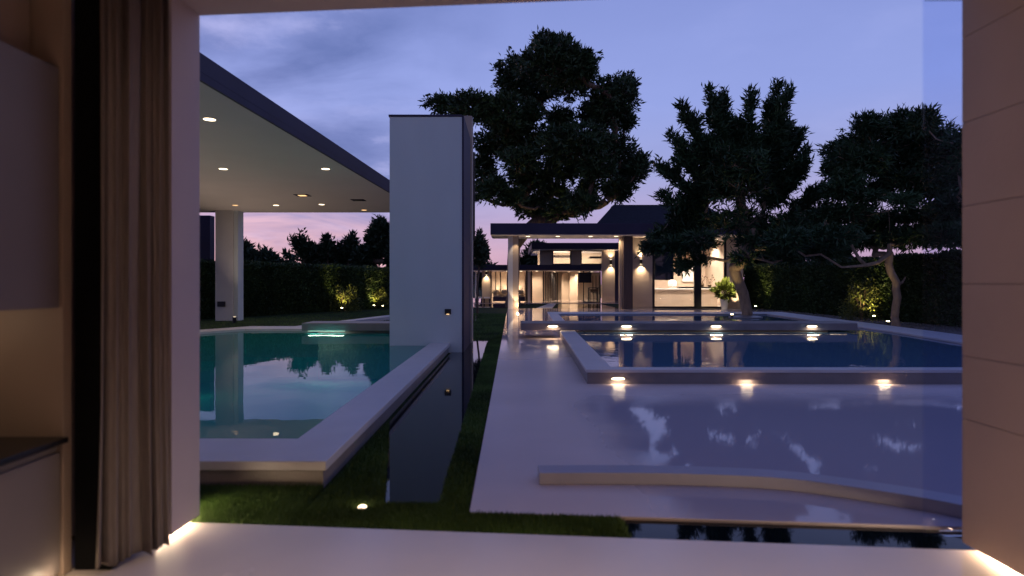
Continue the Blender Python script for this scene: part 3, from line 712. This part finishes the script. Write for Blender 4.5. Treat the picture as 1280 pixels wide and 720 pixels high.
def hedge(label, a, b_, th, h, seed, dens=420):
    rng = np.random.default_rng(seed); a = np.array(a); b_ = np.array(b_); L_ = np.linalg.norm(b_-a); d = (b_-a)/L_; nn_ = np.array([-d[1], d[0]])
    t = thing('hedge', label, 'hedge', (*a, -.03), 'clipped hedges')
    cs = [a+nn_*(th/2-.12), b_+nn_*(th/2-.12), b_-nn_*(th/2-.12), a-nn_*(th/2-.12)]
    MB().prism([tuple(c) for c in cs], -.03, h-.14).build('branches', M['grass_base'], t)
    n = int(L_*h*dens)
    pts = []; dr = []
    for side in (1, -1):
        u = rng.uniform(0, L_, n); z = rng.uniform(0, h, n); o_off = th/2-rng.uniform(0, .22, n)+.05*np.sin(u*1.3)*np.sin(z*2+u)
        q = a+d*u[:, None]+nn_*(side*o_off)[:, None]; pts.append(np.c_[q, z]); dr.append(np.c_[np.tile(nn_*side, (n, 1)), np.full(n, .5)])
    m = int(L_*th*dens*.8); u = rng.uniform(0, L_, m); v = rng.uniform(-th/2, th/2, m)
    q = a+d*u[:, None]+nn_*v[:, None]; pts.append(np.c_[q, h-rng.uniform(0, .2, m)+.05*np.sin(u*2.1)]); dr.append(np.tile([0, 0, 1.0], (m, 1)))
    m = int(th*h*dens)
    for e, s in ((0, -1), (L_, 1)):
        v = rng.uniform(-th/2, th/2, m); z = rng.uniform(0, h, m); q = a+d*e+nn_*v[:, None]+d*(s*rng.uniform(-.15, 0, m))[:, None]
        pts.append(np.c_[q, z]); dr.append(np.tile([*(d*s), .3], (m, 1)))
    pts = np.concatenate(pts); dr = np.concatenate(dr); dr = dr+rng.normal(size=dr.shape)*.6
    v, f = leaf_quads(rng, pts, dr, .12, .06)
    mesh_np('foliage', v, f, M['hedge'], t)
hedge('long dark clipped hedge behind the teal pool under the canopy', (-13.5, 24.5), (-6.6, 40.5), 1.2, 2.35, 3)
hedge('dark clipped hedge along the right side behind the umbrella tree', (15.3, 14.0), (14.6, 38.0), 1.2, 2.45, 4)

def shrub(label, c, r, h, seed, n=1400, mat='leaf_l', leaf=(.11, .05)):
    rng = np.random.default_rng(seed); t = thing('shrub', label, 'shrub', c, 'uplit shrubs against the hedges')
    u = rng.normal(size=(n, 3)); u /= np.linalg.norm(u, axis=1)[:, None]; u[:, 2] = abs(u[:, 2]); rr = rng.uniform(.35, 1, n)**.6*(1+.18*np.sin(u[:, 0]*7+u[:, 2]*5))
    pts = np.array(c)+u*rr[:, None]*np.array([r, r*.7, h]); v, f = leaf_quads(rng, pts, u+rng.normal(size=u.shape)*.5, *leaf)
    mesh_np('foliage', v, f, M[mat], t)
    st_ = MB()
    for k in range(9):
        a_ = rng.uniform(0, 2*PI); e = Vector(c)+Vector((math.cos(a_)*r*.5, math.sin(a_)*r*.35, h*.75)); st_.tube([c, (Vector(c)*.5+e*.5)+Vector((0, 0, .05)), e], [.018, .012, .006], 5)
    st_.build('stem', M['bark'], t)
def uplight(label, c, power, spot=80, aim=(0, .25, 1)):
    t = thing('garden_spotlight', label, 'spotlight', c, 'garden spotlights')
    c = Vector(c)
    MB().tube([c, c+Vector((0, 0, .12))], [.012, .012], 8).build('spike', M['black'], t)
    hd = MB().lathe(c+Vector((0, 0, .12)), [(0, 0), (.04, 0), (.055, .09), (.05, .09)], 14).build('lamp_head', M['black'], t)
    MB().lathe(c+Vector((0, 0, .205)), [(0, 0), (.052, 0), (.045, .022), (.0, .03)], 14).build('lens', M['e_spot'], hd)
    lamp('SPOT', c+Vector((0, -.05, .26)), power, (1, .78, .32), t, .05, aim, spot, .7)
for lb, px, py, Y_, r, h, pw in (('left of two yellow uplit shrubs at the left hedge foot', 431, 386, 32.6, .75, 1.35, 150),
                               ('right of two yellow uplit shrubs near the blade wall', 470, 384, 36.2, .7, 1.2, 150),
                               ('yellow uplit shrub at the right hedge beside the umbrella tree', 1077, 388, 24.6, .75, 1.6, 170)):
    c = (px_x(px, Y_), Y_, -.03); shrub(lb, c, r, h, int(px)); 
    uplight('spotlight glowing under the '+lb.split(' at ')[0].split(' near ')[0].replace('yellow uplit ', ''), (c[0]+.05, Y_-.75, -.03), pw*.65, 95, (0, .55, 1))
for k, px in enumerate((455, 483)):
    c = (px_x(px, 36), 35.0, -.03); uplight(('small spotlight between the two left uplit shrubs', 'small spotlight nearest the blade wall at the hedge foot')[k], c, 12, 90, (0, .5, 1))
uplight('spotlight at the right hedge foot just beyond the pavilion corner', (13.35, 34.3, -.03), 90, 60, (.55, .25, 1))
igc = Vector((U(453, 634).x, U(453, 634).y, -.02))
ig = thing('inground_light', 'small glowing inground light in the near grass at the rill end', 'light', igc)
MB().lathe(igc, [(0, -.03), (.045, -.03), (.045, .018), (.034, .022), (0, .022)], 18).build('rim', M['brass'], ig)
MB().lathe(igc, [(0, .0225), (.030, .0225), (.020, .030), (0, .032)], 18).build('lens', M['e_warm_s'], ig)
lamp('POINT', igc+Vector((0, .0, .07)), .12, WARM, ig, .02)
lamp('SPOT', (-2.1, 3.78, .22), 8, (1, .85, .4), None, .05, (.45, .12, -.5), 95, .8)  # spot without a fixture, added to lighten the near grass
# trunk uplights
uplight('spotlight at the foot of the leaning pool tree', (px_x(915, 22.3), 22.3, .1), 60, 60, (.12, .2, 1))
uplight('spotlight at the foot of the umbrella tree', (px_x(1110, 20.4), 20.4, -.03), 40, 50, (.1, .12, 1))
uplight('added unseen spotlight behind the pavilion aimed up at the tallest tree', (px_x(800, 43.6), 43.6, -.03), 420, 70, (-.9, .1, 1))  # added out of view so the limbs catch warm light
# planter of the pool tree
plt_ = thing('tree_planter', 'low round planter mound in the pool under the leaning tree', 'planter', (px_x(932, by2 if TREES else 23.2), 23.2, .03))
cpx = px_x(932, 23.2)
MB().lathe((cpx, 23.2, .031), [(.0, 0), (.62, 0), (.60, .155), (.45, .19), (0, .23)], 24).build('rim', M['darkstone'], plt_)

# ================================================================== PAVILION
Yr, Yc, Yw = 34.2, 35.0, 36.0
pv = thing('pavilion', 'lit garden pavilion with wide flat dark roof and glazed room', 'pavilion', (px_x(780, Yw), Yw, 0))
z0, z1 = py_z(293.5, Yr), py_z(279, Yr)
xl, xr = px_x(613, Yr), px_x(955, Yr)
xm = px_x(789, Yw)
MB().prism([(xl, Yr), (xr, Yr), (xr, 42.5), (8.1, 42.5), (xm+.15, 37.2), (xl, 37.2)], z0+.03, z1).build('roof', M['fascia'], pv, .01)
MB().prism([(xl+.06, Yr+.06), (xr-.06, Yr+.06), (xr-.06, 42.4), (8.16, 42.4), (xm+.19, 37.14), (xl+.06, 37.14)], z0, z0+.028).build('soffit', M['soffit'], pv)
# hipped upper roof
hl, hr = px_x(741, 37), px_x(922, 38); rz = py_z(256, 39.3)
vs = [(hl, 37, z1), (hr, 37, z1), (hr, 42.4, z1), (hl+.8, 42.4, z1), (hl+1.6, 39.3, rz), (hr-1.6, 39.3, rz), (hr-1.6, 40.2, rz), (hl+1.6, 40.2, rz)]
MB().add(vs, [(0, 1, 5, 4), (1, 2, 6, 5), (2, 3, 7, 6), (3, 0, 4, 7), (4, 5, 6, 7), (3, 2, 1, 0)]).build('hip_roof', M['roof'], pv)
bx((px_x(635, Yc), Yc, 0), (px_x(641, Yc), Yc+.5, z0), 'column', M['render'], pv)
bx((px_x(641, Yc)+.003, Yc+.02, 0), (px_x(648, Yc), Yc+.5, z0), 'column', M['beige'], pv)
bx((px_x(779.5, Yc), Yc, 0), (px_x(791, Yc), Yc+.6, z0), 'pier', M['brownclad'], pv, .01)
bx((px_x(776, Yc), Yc+.4, 0), (px_x(779.4, Yc), Yc+.7, z0), 'pier', M['beige'], pv)
xw0, xw1 = px_x(791, Yw)+.3, px_x(815.5, Yw)
bx((px_x(789, Yw), Yw, 0), (xw1, Yw+.3, z0), 'wall', M['beige'], pv)
xe0, xe1 = px_x(908, Yw), px_x(928, Yw)
bx((xe0, Yw-.1, 0), (xe1, Yw+.5, z0), 'wall', M['beige'], pv)
MB().prism([(px_x(789, Yw), Yw+.31), (px_x(789, Yw)+.2, Yw+.31), (8.4, 41.99), (8.2, 41.99)], 0, z0-.001).build('wall', M['beige'], pv)
bx((8.2, 42.0, 0), (xe1-.005, 42.3, z0), 'back_wall', M['beige'], pv)
bx((xe1-.25, Yw+.51, 0), (xe1-.01, 41.99, z0), 'wall', M['beige'], pv)
MB().prism([(px_x(789, Yw)+.21, Yw+.31), (xe1-.26, Yw+.31), (xe1-.26, 41.95), (8.41, 41.95)], 0, .03).build('floor_slab', M['coping'], pv)
for x0, x1 in ((815.5, 818.5), (868, 877), (905.5, 908)): bx((px_x(x0, Yw), Yw+.02, .0), (px_x(x1, Yw), Yw+.16, z0-.002), 'window_frame', M['black'], pv)
MB().box((px_x(818.6, Yw), Yw+.02, .002), (px_x(867.9, Yw), Yw+.14, .11)).build('sill', M['black'], pv)
MB().box((px_x(877.1, Yw), Yw+.02, .002), (px_x(905.4, Yw), Yw+.14, .11)).build('sill', M['black'], pv)
bx((px_x(818.7, Yw), Yw+.07, .112), (px_x(867.8, Yw), Yw+.085, z0-.004), 'pane', M['glass'], pv)
bx((px_x(877.2, Yw), Yw+.07, .112), (px_x(905.3, Yw), Yw+.085, z0-.004), 'pane', M['glass'], pv)
bx((px_x(818.7, Yw+.3), Yw+.3, py_z(350, Yw+.3)), (px_x(842, Yw+.3), Yw+.36, z0-.01), 'blind', M['curtain_dark'], pv)
bx((px_x(847, 37), 37.0, py_z(345, 37)), (px_x(851, 37), 37.1, z0-.01), 'hanging_post', M['black'], pv)
def sconce(parent, x, y, z, power, s=1.0):
    o = MB().box((x-.06*s, y-.12*s, z-.14*s), (x+.06*s, y-.002, z+.14*s)).build('wall_sconce', M['brass'], parent)
    MB().box((x-.05*s, y-.11*s, z+.141*s), (x+.05*s, y-.012*s, z+.15*s)).build('lens', M['e_warm'], o)
    MB().box((x-.05*s, y-.11*s, z-.15*s), (x+.05*s, y-.012*s, z-.141*s)).build('lens', M['e_warm'], o)
    lamp('SPOT', (x, y-.14*s, z+.19*s), power*.6, WARM, o, .04, (0, .22, 1), 105, 1.0)
    lamp('SPOT', (x, y-.14*s, z-.19*s), power, WARM, o, .04, (0, .22, -1), 105, 1.0)
sconce(pv, px_x(801, Yw), Yw, py_z(327, Yw), 120)
for px in (660, 697, 738, 770, 850, 890):
    x = px_x(px, 35.4); yy = 35.3
    dl = MB().lathe((x, yy, z0-.008), [(0, 0), (.12, 0), (.12, .006), (0, .006)], 16).build('downlight', M['e_warm_s'], pv)
    if px in (697, 770): lamp('SPOT', (x, yy, z0-.05), 110, WARM, dl, .08, (0, 0, -1), 130, .8)
lamp('SPOT', (px_x(645, Yc), Yc-.22, .12), 90, WARM, pv, .04, (0, .12, 1), 60, .5)
lamp('SPOT', (px_x(645, Yc), Yc-.3, z0-.1), 40, WARM, pv, .04, (0, .2, -1), 60, .5)
lamp('POINT', (px_x(645, Yc)+.1, Yc-.15, .25), 8, WARM, pv, .05)
for x in (px_x(700, 36), px_x(752, 36)): lamp('SPOT', (x, 35.9, .03), 60, WARM, pv, .04, (0, 0, 1), 120, .9)
# room lights
for x, y in ((px_x(830, 38), 37.6), (px_x(860, 38), 37.6), (px_x(893, 38), 37.6), (px_x(845, 40), 40), (px_x(885, 40), 40)):
    dl = MB().lathe((x, y, z0-.01), [(0, 0), (.10, 0), (.10, .008), (0, .008)], 14).build('downlight', M['e_warm'], pv)
    lamp('SPOT', (x, y, z0-.06), 750, (1, .80, .62), dl, .08, (0, 0, -1), 135, .8)
lamp('SPOT', (px_x(918, Yw), Yw-.35, .12), 90, WARM, pv, .04, (0, .15, 1), 70, .6)
# counter and things on it
yk = 38.2
kc = thing('bar_counter', 'long pale bar counter inside the glazed pavilion room', 'counter', (px_x(850, yk), yk, 0))
ctz = py_z(360.5, yk)
bx((px_x(818, yk), yk+.06, .032), (px_x(897, yk), yk+.7, ctz-.08), 'front_panel', M['beige'], kc)
bx((px_x(816, yk), yk, ctz-.078), (px_x(899, yk), yk+.75, ctz), 'countertop', M['white'], kc, .01)
tl = thing('table_lamp', 'glowing white lamp with arched frame on the pavilion counter', 'lamp', (px_x(842, yk), yk+.3, ctz))
x = px_x(842, yk)
MB().lathe((x, yk+.3, ctz), [(0, 0), (.22, 0), (.22, .04), (.05, .06), (.04, .12), (0, .12)], 16).build('base', M['white'], tl)
MB().lathe((x, yk+.3, ctz+.12), [(.20, 0), (.24, .02), (.26, .22), (.2, .36), (.06, .40), (0, .40)], 18).build('lamp_shade', M['e_sky'], tl)
ty = MB().box((px_x(849, yk), yk+.1, ctz+.002), (px_x(893, yk), yk+.5, ctz+.10)).build('tray', M['black'], origin=(px_x(870, yk), yk+.3, ctz)); tag(ty, 'long low black tray lying on the pavilion counter', 'tray')
for i, (px, hh, r_, lb) in enumerate(((880, .55, .10, 'slim bronze vase with twigs left of its pair on the counter'), (889, .40, .13, 'round bronze vase with twigs at the counter end'))):
    v_ = thing('vase', lb, 'vase', (px_x(px, yk), yk+.3, ctz+.102), 'vases on the pavilion counter'); x = px_x(px, yk)
    MB().lathe((x, yk+.3, ctz+.102), [(0, 0), (r_*.6, 0), (r_, hh*.25), (r_*.4, hh*.5), (r_*.5, hh*.55), (0, hh*.55)], 14).build('vessel', M['brass'], v_)
    tw_ = MB(); rg = random.Random(i)
    for k in range(7):
        e = (x+rg.uniform(-.3, .3), yk+.3+rg.uniform(-.2, .2), ctz+.1+hh*.55+rg.uniform(.2, .5)); tw_.tube([(x, yk+.3, ctz+.1+hh*.5), ((x+e[0])/2+.03, yk+.3, (ctz+.1+hh*.5+e[2])/2), e], [.012, .010, .006], 4)
        tw_.lathe((e[0], e[1], e[2]-.03), [(0, 0), (.05, .02), (.04, .07), (0, .08)], 6)
    tw_.build('twig', M['bark'], v_)
wb = bx((px_x(853, 41.9), 41.9, py_z(352, 41.9)), (px_x(868, 41.9), 41.98, py_z(335, 41.9)), 'picture', M['white']); tag(wb, 'pale framed panel on the back wall of the pavilion room', 'picture')
wb.location = (0, 0, 0)
# potted plant
Yp = 35.2; pp = thing('potted_plant', 'bright green bushy plant in a white tapered pot by the pavilion', 'plant', (px_x(905.5, Yp), Yp, 0)); x = px_x(905.5, Yp)
MB().lathe((x, Yp, .0), [(0, 0), (.16, 0), (.24, .54), (.22, .54), (.21, .5), (0, .5)], 20).build('pot', M['white'], pp, smooth=False)
rng = np.random.default_rng(8); u = rng.normal(size=(900, 3)); u /= np.linalg.norm(u, axis=1)[:, None]; rr = rng.uniform(.2, 1, 900)**.5
pts = np.array([x, Yp, 1.02])+u*(rr*(1+.35*np.sin(u[:, 0]*6+1)*np.cos(u[:, 2]*7)))[:, None]*np.array([.50, .42, .46]); pts[:, 2] = np.maximum(pts[:, 2], .56)
v, f = leaf_quads(rng, pts, u+np.array([0, 0, .4]), .24, .10); mesh_np('foliage', v, f, M['leaf_l'], pp)
stp = MB()
for k in range(7):
    a_ = k*.9; stp.tube([(x, Yp, .56), (x+.12*math.cos(a_), Yp+.1*math.sin(a_), .9), (x+.35*math.cos(a_), Yp+.25*math.sin(a_), 1.3)], [.014, .01, .006], 5)
stp.build('stem', M['bark'], pp)
lamp('SPOT', (x-.2, Yp-1.3, 2.9), 800, (1, .9, .5), pv, .05, (.15, 1.0, -1.4), 50, .6)

# ================================================================== FAR HOUSE
Yf = 50.0
fh = thing('far_house', 'far two-storey lit house with flat dark roofs seen through the pavilion', 'house', (px_x(710, Yf), Yf, 0))
def fz(py, y=Yf): return py_z(py, y)
bx((px_x(664.5, Yf-1.2), Yf-1.2, fz(311, Yf-1.2)), (px_x(777, Yf-1.2), Yf+9, fz(303.5, Yf-1.2)), 'upper_roof', M['fascia'], fh, .01)
bx((px_x(668, Yf-1), Yf-1.1, fz(311.2, Yf-1.2)-.05), (px_x(775, Yf-1), Yf+8.9, fz(311.2, Yf-1.2)-.004), 'soffit', M['soffit'], fh)
# upper walls around two windows
ut = fz(312, Yf); ub = fz(331, Yf)
xs_ = [px_x(p, Yf) for p in (675, 690.5, 714, 726, 755, 769)]
for i in (0, 2, 4): bx((xs_[i], Yf, ub), (xs_[i+1], Yf+.3, ut), 'wall', M['beige'], fh)
bx((xs_[0], Yf+4.5, ub), (xs_[5], Yf+4.7, ut), 'back_wall', M['beige'], fh)
bx((xs_[0], Yf+.31, ub-.1), (xs_[5], Yf+4.49, ub), 'floor_slab', M['coping'], fh)
for a_, b_ in ((1, 2), (3, 4)):
    fo = MB()
    for p, q in (((xs_[a_], ut-.12), (xs_[b_], ut)), ((xs_[a_], ub), (xs_[b_], ub+.1))): fo.box((p[0], Yf+.05, p[1]), (q[0], Yf+.15, q[1]))
    fo.box((xs_[a_], Yf+.051, ub+.1), (xs_[a_]+.09, Yf+.149, ut-.12)); fo.box((xs_[b_]-.09, Yf+.051, ub+.1), (xs_[b_], Yf+.149, ut-.12))
    wo = fo.build('window_frame', M['black'], fh)
    bx((xs_[a_]+.092, Yf+.09, ub+.102), (xs_[b_]-.092, Yf+.10, ut-.122), 'pane', M['glass'], fh)
    lamp('AREA', ((xs_[a_]+xs_[b_])/2, Yf+2.3, ut-.2), 170, (1, .80, .58), fh, 1.2, (0, .3, -1))
bx((px_x(737, Yf+1.5), Yf+1.5, fz(323, Yf+1.5)), (px_x(756, Yf+1.5), Yf+2.2, fz(320.5, Yf+1.5)), 'beam', M['black'], fh)
bx((px_x(692, Yf+1.5), Yf+1.5, fz(322, Yf+1.5)), (px_x(714, Yf+1.5), Yf+2.2, fz(319, Yf+1.5)), 'beam', M['soffit'], fh)
# tall wing wall
bx((px_x(752.5, Yf-.3), Yf-.3, -.02), (px_x(768.5, Yf-.3), Yf-.01, ut), 'wing_wall', M['beige'], fh)
bx((px_x(769, Yf-.3)+.01, Yf-.1, -.02), (px_x(773, Yf), Yf+6, fz(314, Yf)), 'side_cladding', M['fascia'], fh)
sconce(fh, px_x(762.5, Yf), Yf-.305, fz(328, Yf), 130, 1.4)
# lower flat roof
Yl = 47.0
bx((px_x(588, Yl), Yl, fz(337.5, Yl)), (px_x(751.5, Yl), Yf-.32, fz(331, Yl)), 'lower_roof', M['fascia'], fh, .01)
lt = fz(337.6, Yl)-.002
bx((px_x(590, Yl), Yl+.1, lt-.04), (px_x(750, Yl), Yf-.35, lt), 'soffit', M['soffit'], fh)
bx((px_x(590, Yf), Yf-.3, lt), (px_x(751.5, Yf), Yf+5.4, lt+.3), 'ceiling', M['soffit'], fh)
bx((px_x(608, Yf+5), Yf+5.0, -.02), (px_x(751, Yf+5), Yf+5.3, lt), 'back_wall', M['beige'], fh)
# walls and lit panels from left
bx((px_x(602.5, Yl+.8), Yl+.8, -.02), (px_x(613, Yl+.8), Yl+1.2, lt-.05), 'wall', M['beige'], fh)
bx((px_x(593.5, Yl+.8), Yl+.8, -.02), (px_x(595.5, Yl+.8), Yl+1.1, lt-.05), 'column', M['render'], fh)
sconce(fh, px_x(608, Yl+.8), Yl+.8, fz(341, Yl), 80, 1.0)
bx((px_x(614.5, Yf), Yf+.6, -.02), (px_x(656, Yf), Yf+.8, lt-.05), 'wall', M['beige'], fh)
for px in (619.5, 625.5): bx((px_x(px, Yf)-.03, Yf+.56, .6), (px_x(px, Yf)+.03, Yf+.598, lt-.05), 'wall_joint', M['black'], fh)
for px0, px1, y in ((613.2, 614.4, Yl+.6), (657.5, 659.5, Yl+.4), (663.5, 665.0, Yl+.6)): bx((px_x(px0, y), y, -.02), (px_x(px1, y), y+.12, lt-.05), 'mullion', M['black'], fh)
bx((px_x(660, Yl+.5), Yl+.5, -.02), (px_x(662.5, Yl+.5), Yl+.9, lt-.05), 'column', M['render'], fh)
# receding row of black fins
for k in range(8):
    px = 679.5+k*2.9-(.06*k*k); y = Yl+.5+k*1.05
    bx((px_x(px-.7, y), y, .01), (px_x(px+.7, y), y+.35, lt-.05), 'fin', M['black'], fh)
bx((px_x(665.5, Yl+2.6), Yl+2.6, -.02), (px_x(678, Yl+2.6), Yl+2.8, lt-.05), 'wall', M['beige'], fh)
bx((px_x(702, Yf+3), Yf+3, -.02), (px_x(711.5, Yf+3), Yf+3.2, lt-.05), 'wall', M['beige'], fh)
bx((px_x(712.5, Yf+2.0), Yf+2.0, -.02), (px_x(722, Yf+2.0), Yf+2.9, lt-.05), 'wall', M['beige'], fh)
for px in (729.5, 750): bx((px_x(px-.6, Yl+.7), Yl+.7, -.02), (px_x(px+.6, Yl+.7), Yl+.82, lt-.05), 'mullion', M['black'], fh)
bx((px_x(729.5, Yl+.7), Yl+.71, .0), (px_x(750, Yl+.7), Yl+.81, .07), 'sill', M['black'], fh)
bx((px_x(731, Yl+.7), Yl+.74, .075), (px_x(749.2, Yl+.7), Yl+.75, lt-.05), 'pane', M['glass'], fh)
wn = MB()
for px in (741, 745, 749): wn.box((px_x(px, Yf+4.9)-.03, Yf+4.9, .5), (px_x(px, Yf+4.9)+.03, Yf+4.98, lt-.3))
wn.build('window_bar', M['brass'], fh)
for x, y, pwr in ((px_x(606, Yl), Yl+2.2, 150), (px_x(634, Yl), Yl+1.9, 230), (px_x(652, Yl), Yl+1.9, 180), (px_x(672, Yl), Yl+1.6, 170), (px_x(695, Yf), Yf+1.6, 420), (px_x(712, Yf), Yf+.7, 230), (px_x(727, Yf), Yf+1.5, 200), (px_x(742, Yf), Yf+1.2, 330)):
    dl = MB().lathe((x, y, lt-.055), [(0, 0), (.10, 0), (.10, .01), (0, .01)], 12).build('downlight', M['e_warm'], fh)
    lamp('SPOT', (x, y, lt-.1), pwr, (1, .79, .57), dl, .08, (0, .15, -1), 140, .8)
for px in (622, 632, 648): lamp('SPOT', (px_x(px, Yf), Yf+.35, .7), 45, WARM, fh, .05, (0, .15, 1), 80, .7)
# furniture of the far terrace
sf = thing('outdoor_sofa', 'long low dark sofa with sand cushions on the far terrace', 'sofa', (px_x(636, Yl+.5), Yl+.6, 0))
bx((px_x(616, Yl+.3), Yl+.3, .1), (px_x(656, Yl+.3), Yl+1.2, .42), 'frame', M['fascia'], sf, .02)
bx((px_x(616, Yl+.3), Yl+1.22, .1), (px_x(656, Yl+.3), Yl+1.4, .85), 'backrest', M['cushion'], sf, .05)
for px in (621, 634, 647): bx((px_x(px-4.5, Yl+.3), Yl+.35, .422), (px_x(px+4.5, Yl+.3), Yl+1.15, .58), 'cushion', M['cushion'], sf, .04)
for px in (619, 630.5, 651): 
    x = px_x(px, Yl+.5); MB().lathe((x, Yl+.9, .60), [(0, 0), (.18, .03), (.26, .16), (.2, .32), (0, .38)], 10, 1, .5).build('pillow', M['cushion'], sf)
for i, (px, lb) in enumerate(((598.5, 'low pale bench left of the lit far wall'), (608.5, 'white cube seat before the lit far wall'))):
    y = Yl+.2; t_ = thing('bench', lb, 'bench', (px_x(px, y), y, 0), 'pale seats at the far terrace')
    bx((px_x(px-4, y), y, .30), (px_x(px+4, y), y+.5, .42), 'seat', M['white'], t_, .01)
    for s in (-3.4, 3.4): bx((px_x(px+s, y)-.05, y+.02, .012), (px_x(px+s, y)+.05, y+.48, .298), 'leg', M['fascia'], t_)
yt = Yf-.6
tb = thing('high_table', 'dark high table behind glass in the far house', 'table', (px_x(742, yt), yt, 0)); tz = fz(359.3, yt)
bx((px_x(735.5, yt), yt, tz-.06), (px_x(748.5, yt), yt+.7, tz), 'tabletop', M['black'], tb)
for px in (736.5, 747.5):
    for dy_ in (.05, .6): bx((px_x(px, yt)-.03, yt+dy_, .012), (px_x(px, yt)+.03, yt+dy_+.05, tz-.062), 'leg', M['black'], tb)
for k, px in enumerate((740, 744.5)):
    ys = yt-.3; t_ = thing('bar_stool', ('left bar stool at the far high table', 'right bar stool at the far high table')[k], 'stool', (px_x(px, ys), ys, 0), 'bar stools in the far house'); x = px_x(px, ys)
    bx((x-.17, ys-.15, .72), (x+.17, ys+.15, .77), 'seat', M['black'], t_)
    bx((x-.17, ys-.17, .78), (x+.17, ys-.152, 1.0), 'backrest', M['brass'], t_)
    for sx in (-.14, .14):
        for sy in (-.12, .12): bx((x+sx-.015, ys+sy-.015, .012), (x+sx+.015, ys+sy+.015, .718), 'leg', M['black'], t_)
yv = Yl+.45
tv = thing('screen', 'black rectangular screen panel hanging under the far lower roof', 'screen', (px_x(732, yv), yv, fz(353, yv)))
bx((px_x(723.5, yv), yv, fz(353.5, yv)), (px_x(739.5, yv), yv+.10, fz(340.5, yv)), 'panel', M['black'], tv, .01)
for px in (726, 737): bx((px_x(px, yv)-.02, yv+.03, fz(340.4, yv)), (px_x(px, yv)+.02, yv+.07, lt-.05), 'hanger', M['black'], tv)
# raised edges of the far garden
ed = MB().prism([(-9.6, 19.3), (-9.2, 18.9), (-5.2, 27.8), (-5.6, 28.1)], -.03, .10) if False else None
lw = thing('garden_kerb', 'low pale garden kerb running diagonally behind the teal pool', 'kerb', (-5, 20, 0))
p0, p1, p2, p3 = U(418, 404), U(487, 391.5), U(520, 391.5), U(470, 404)
MB().prism([(-6.6, 19.0), (-6.25, 18.8), (-4.2, 27.5), (-4.7, 27.7)], -.03, .12).build('kerb', M['coping'], lw, .01)
rl = MB().prism([(-6.1, 19.4), (-1.4, 19.4), (-1.4, 29), (-4.0, 27.0)], -.028, -.012); tag(rl.build('water', M['black_water']), kind='structure')
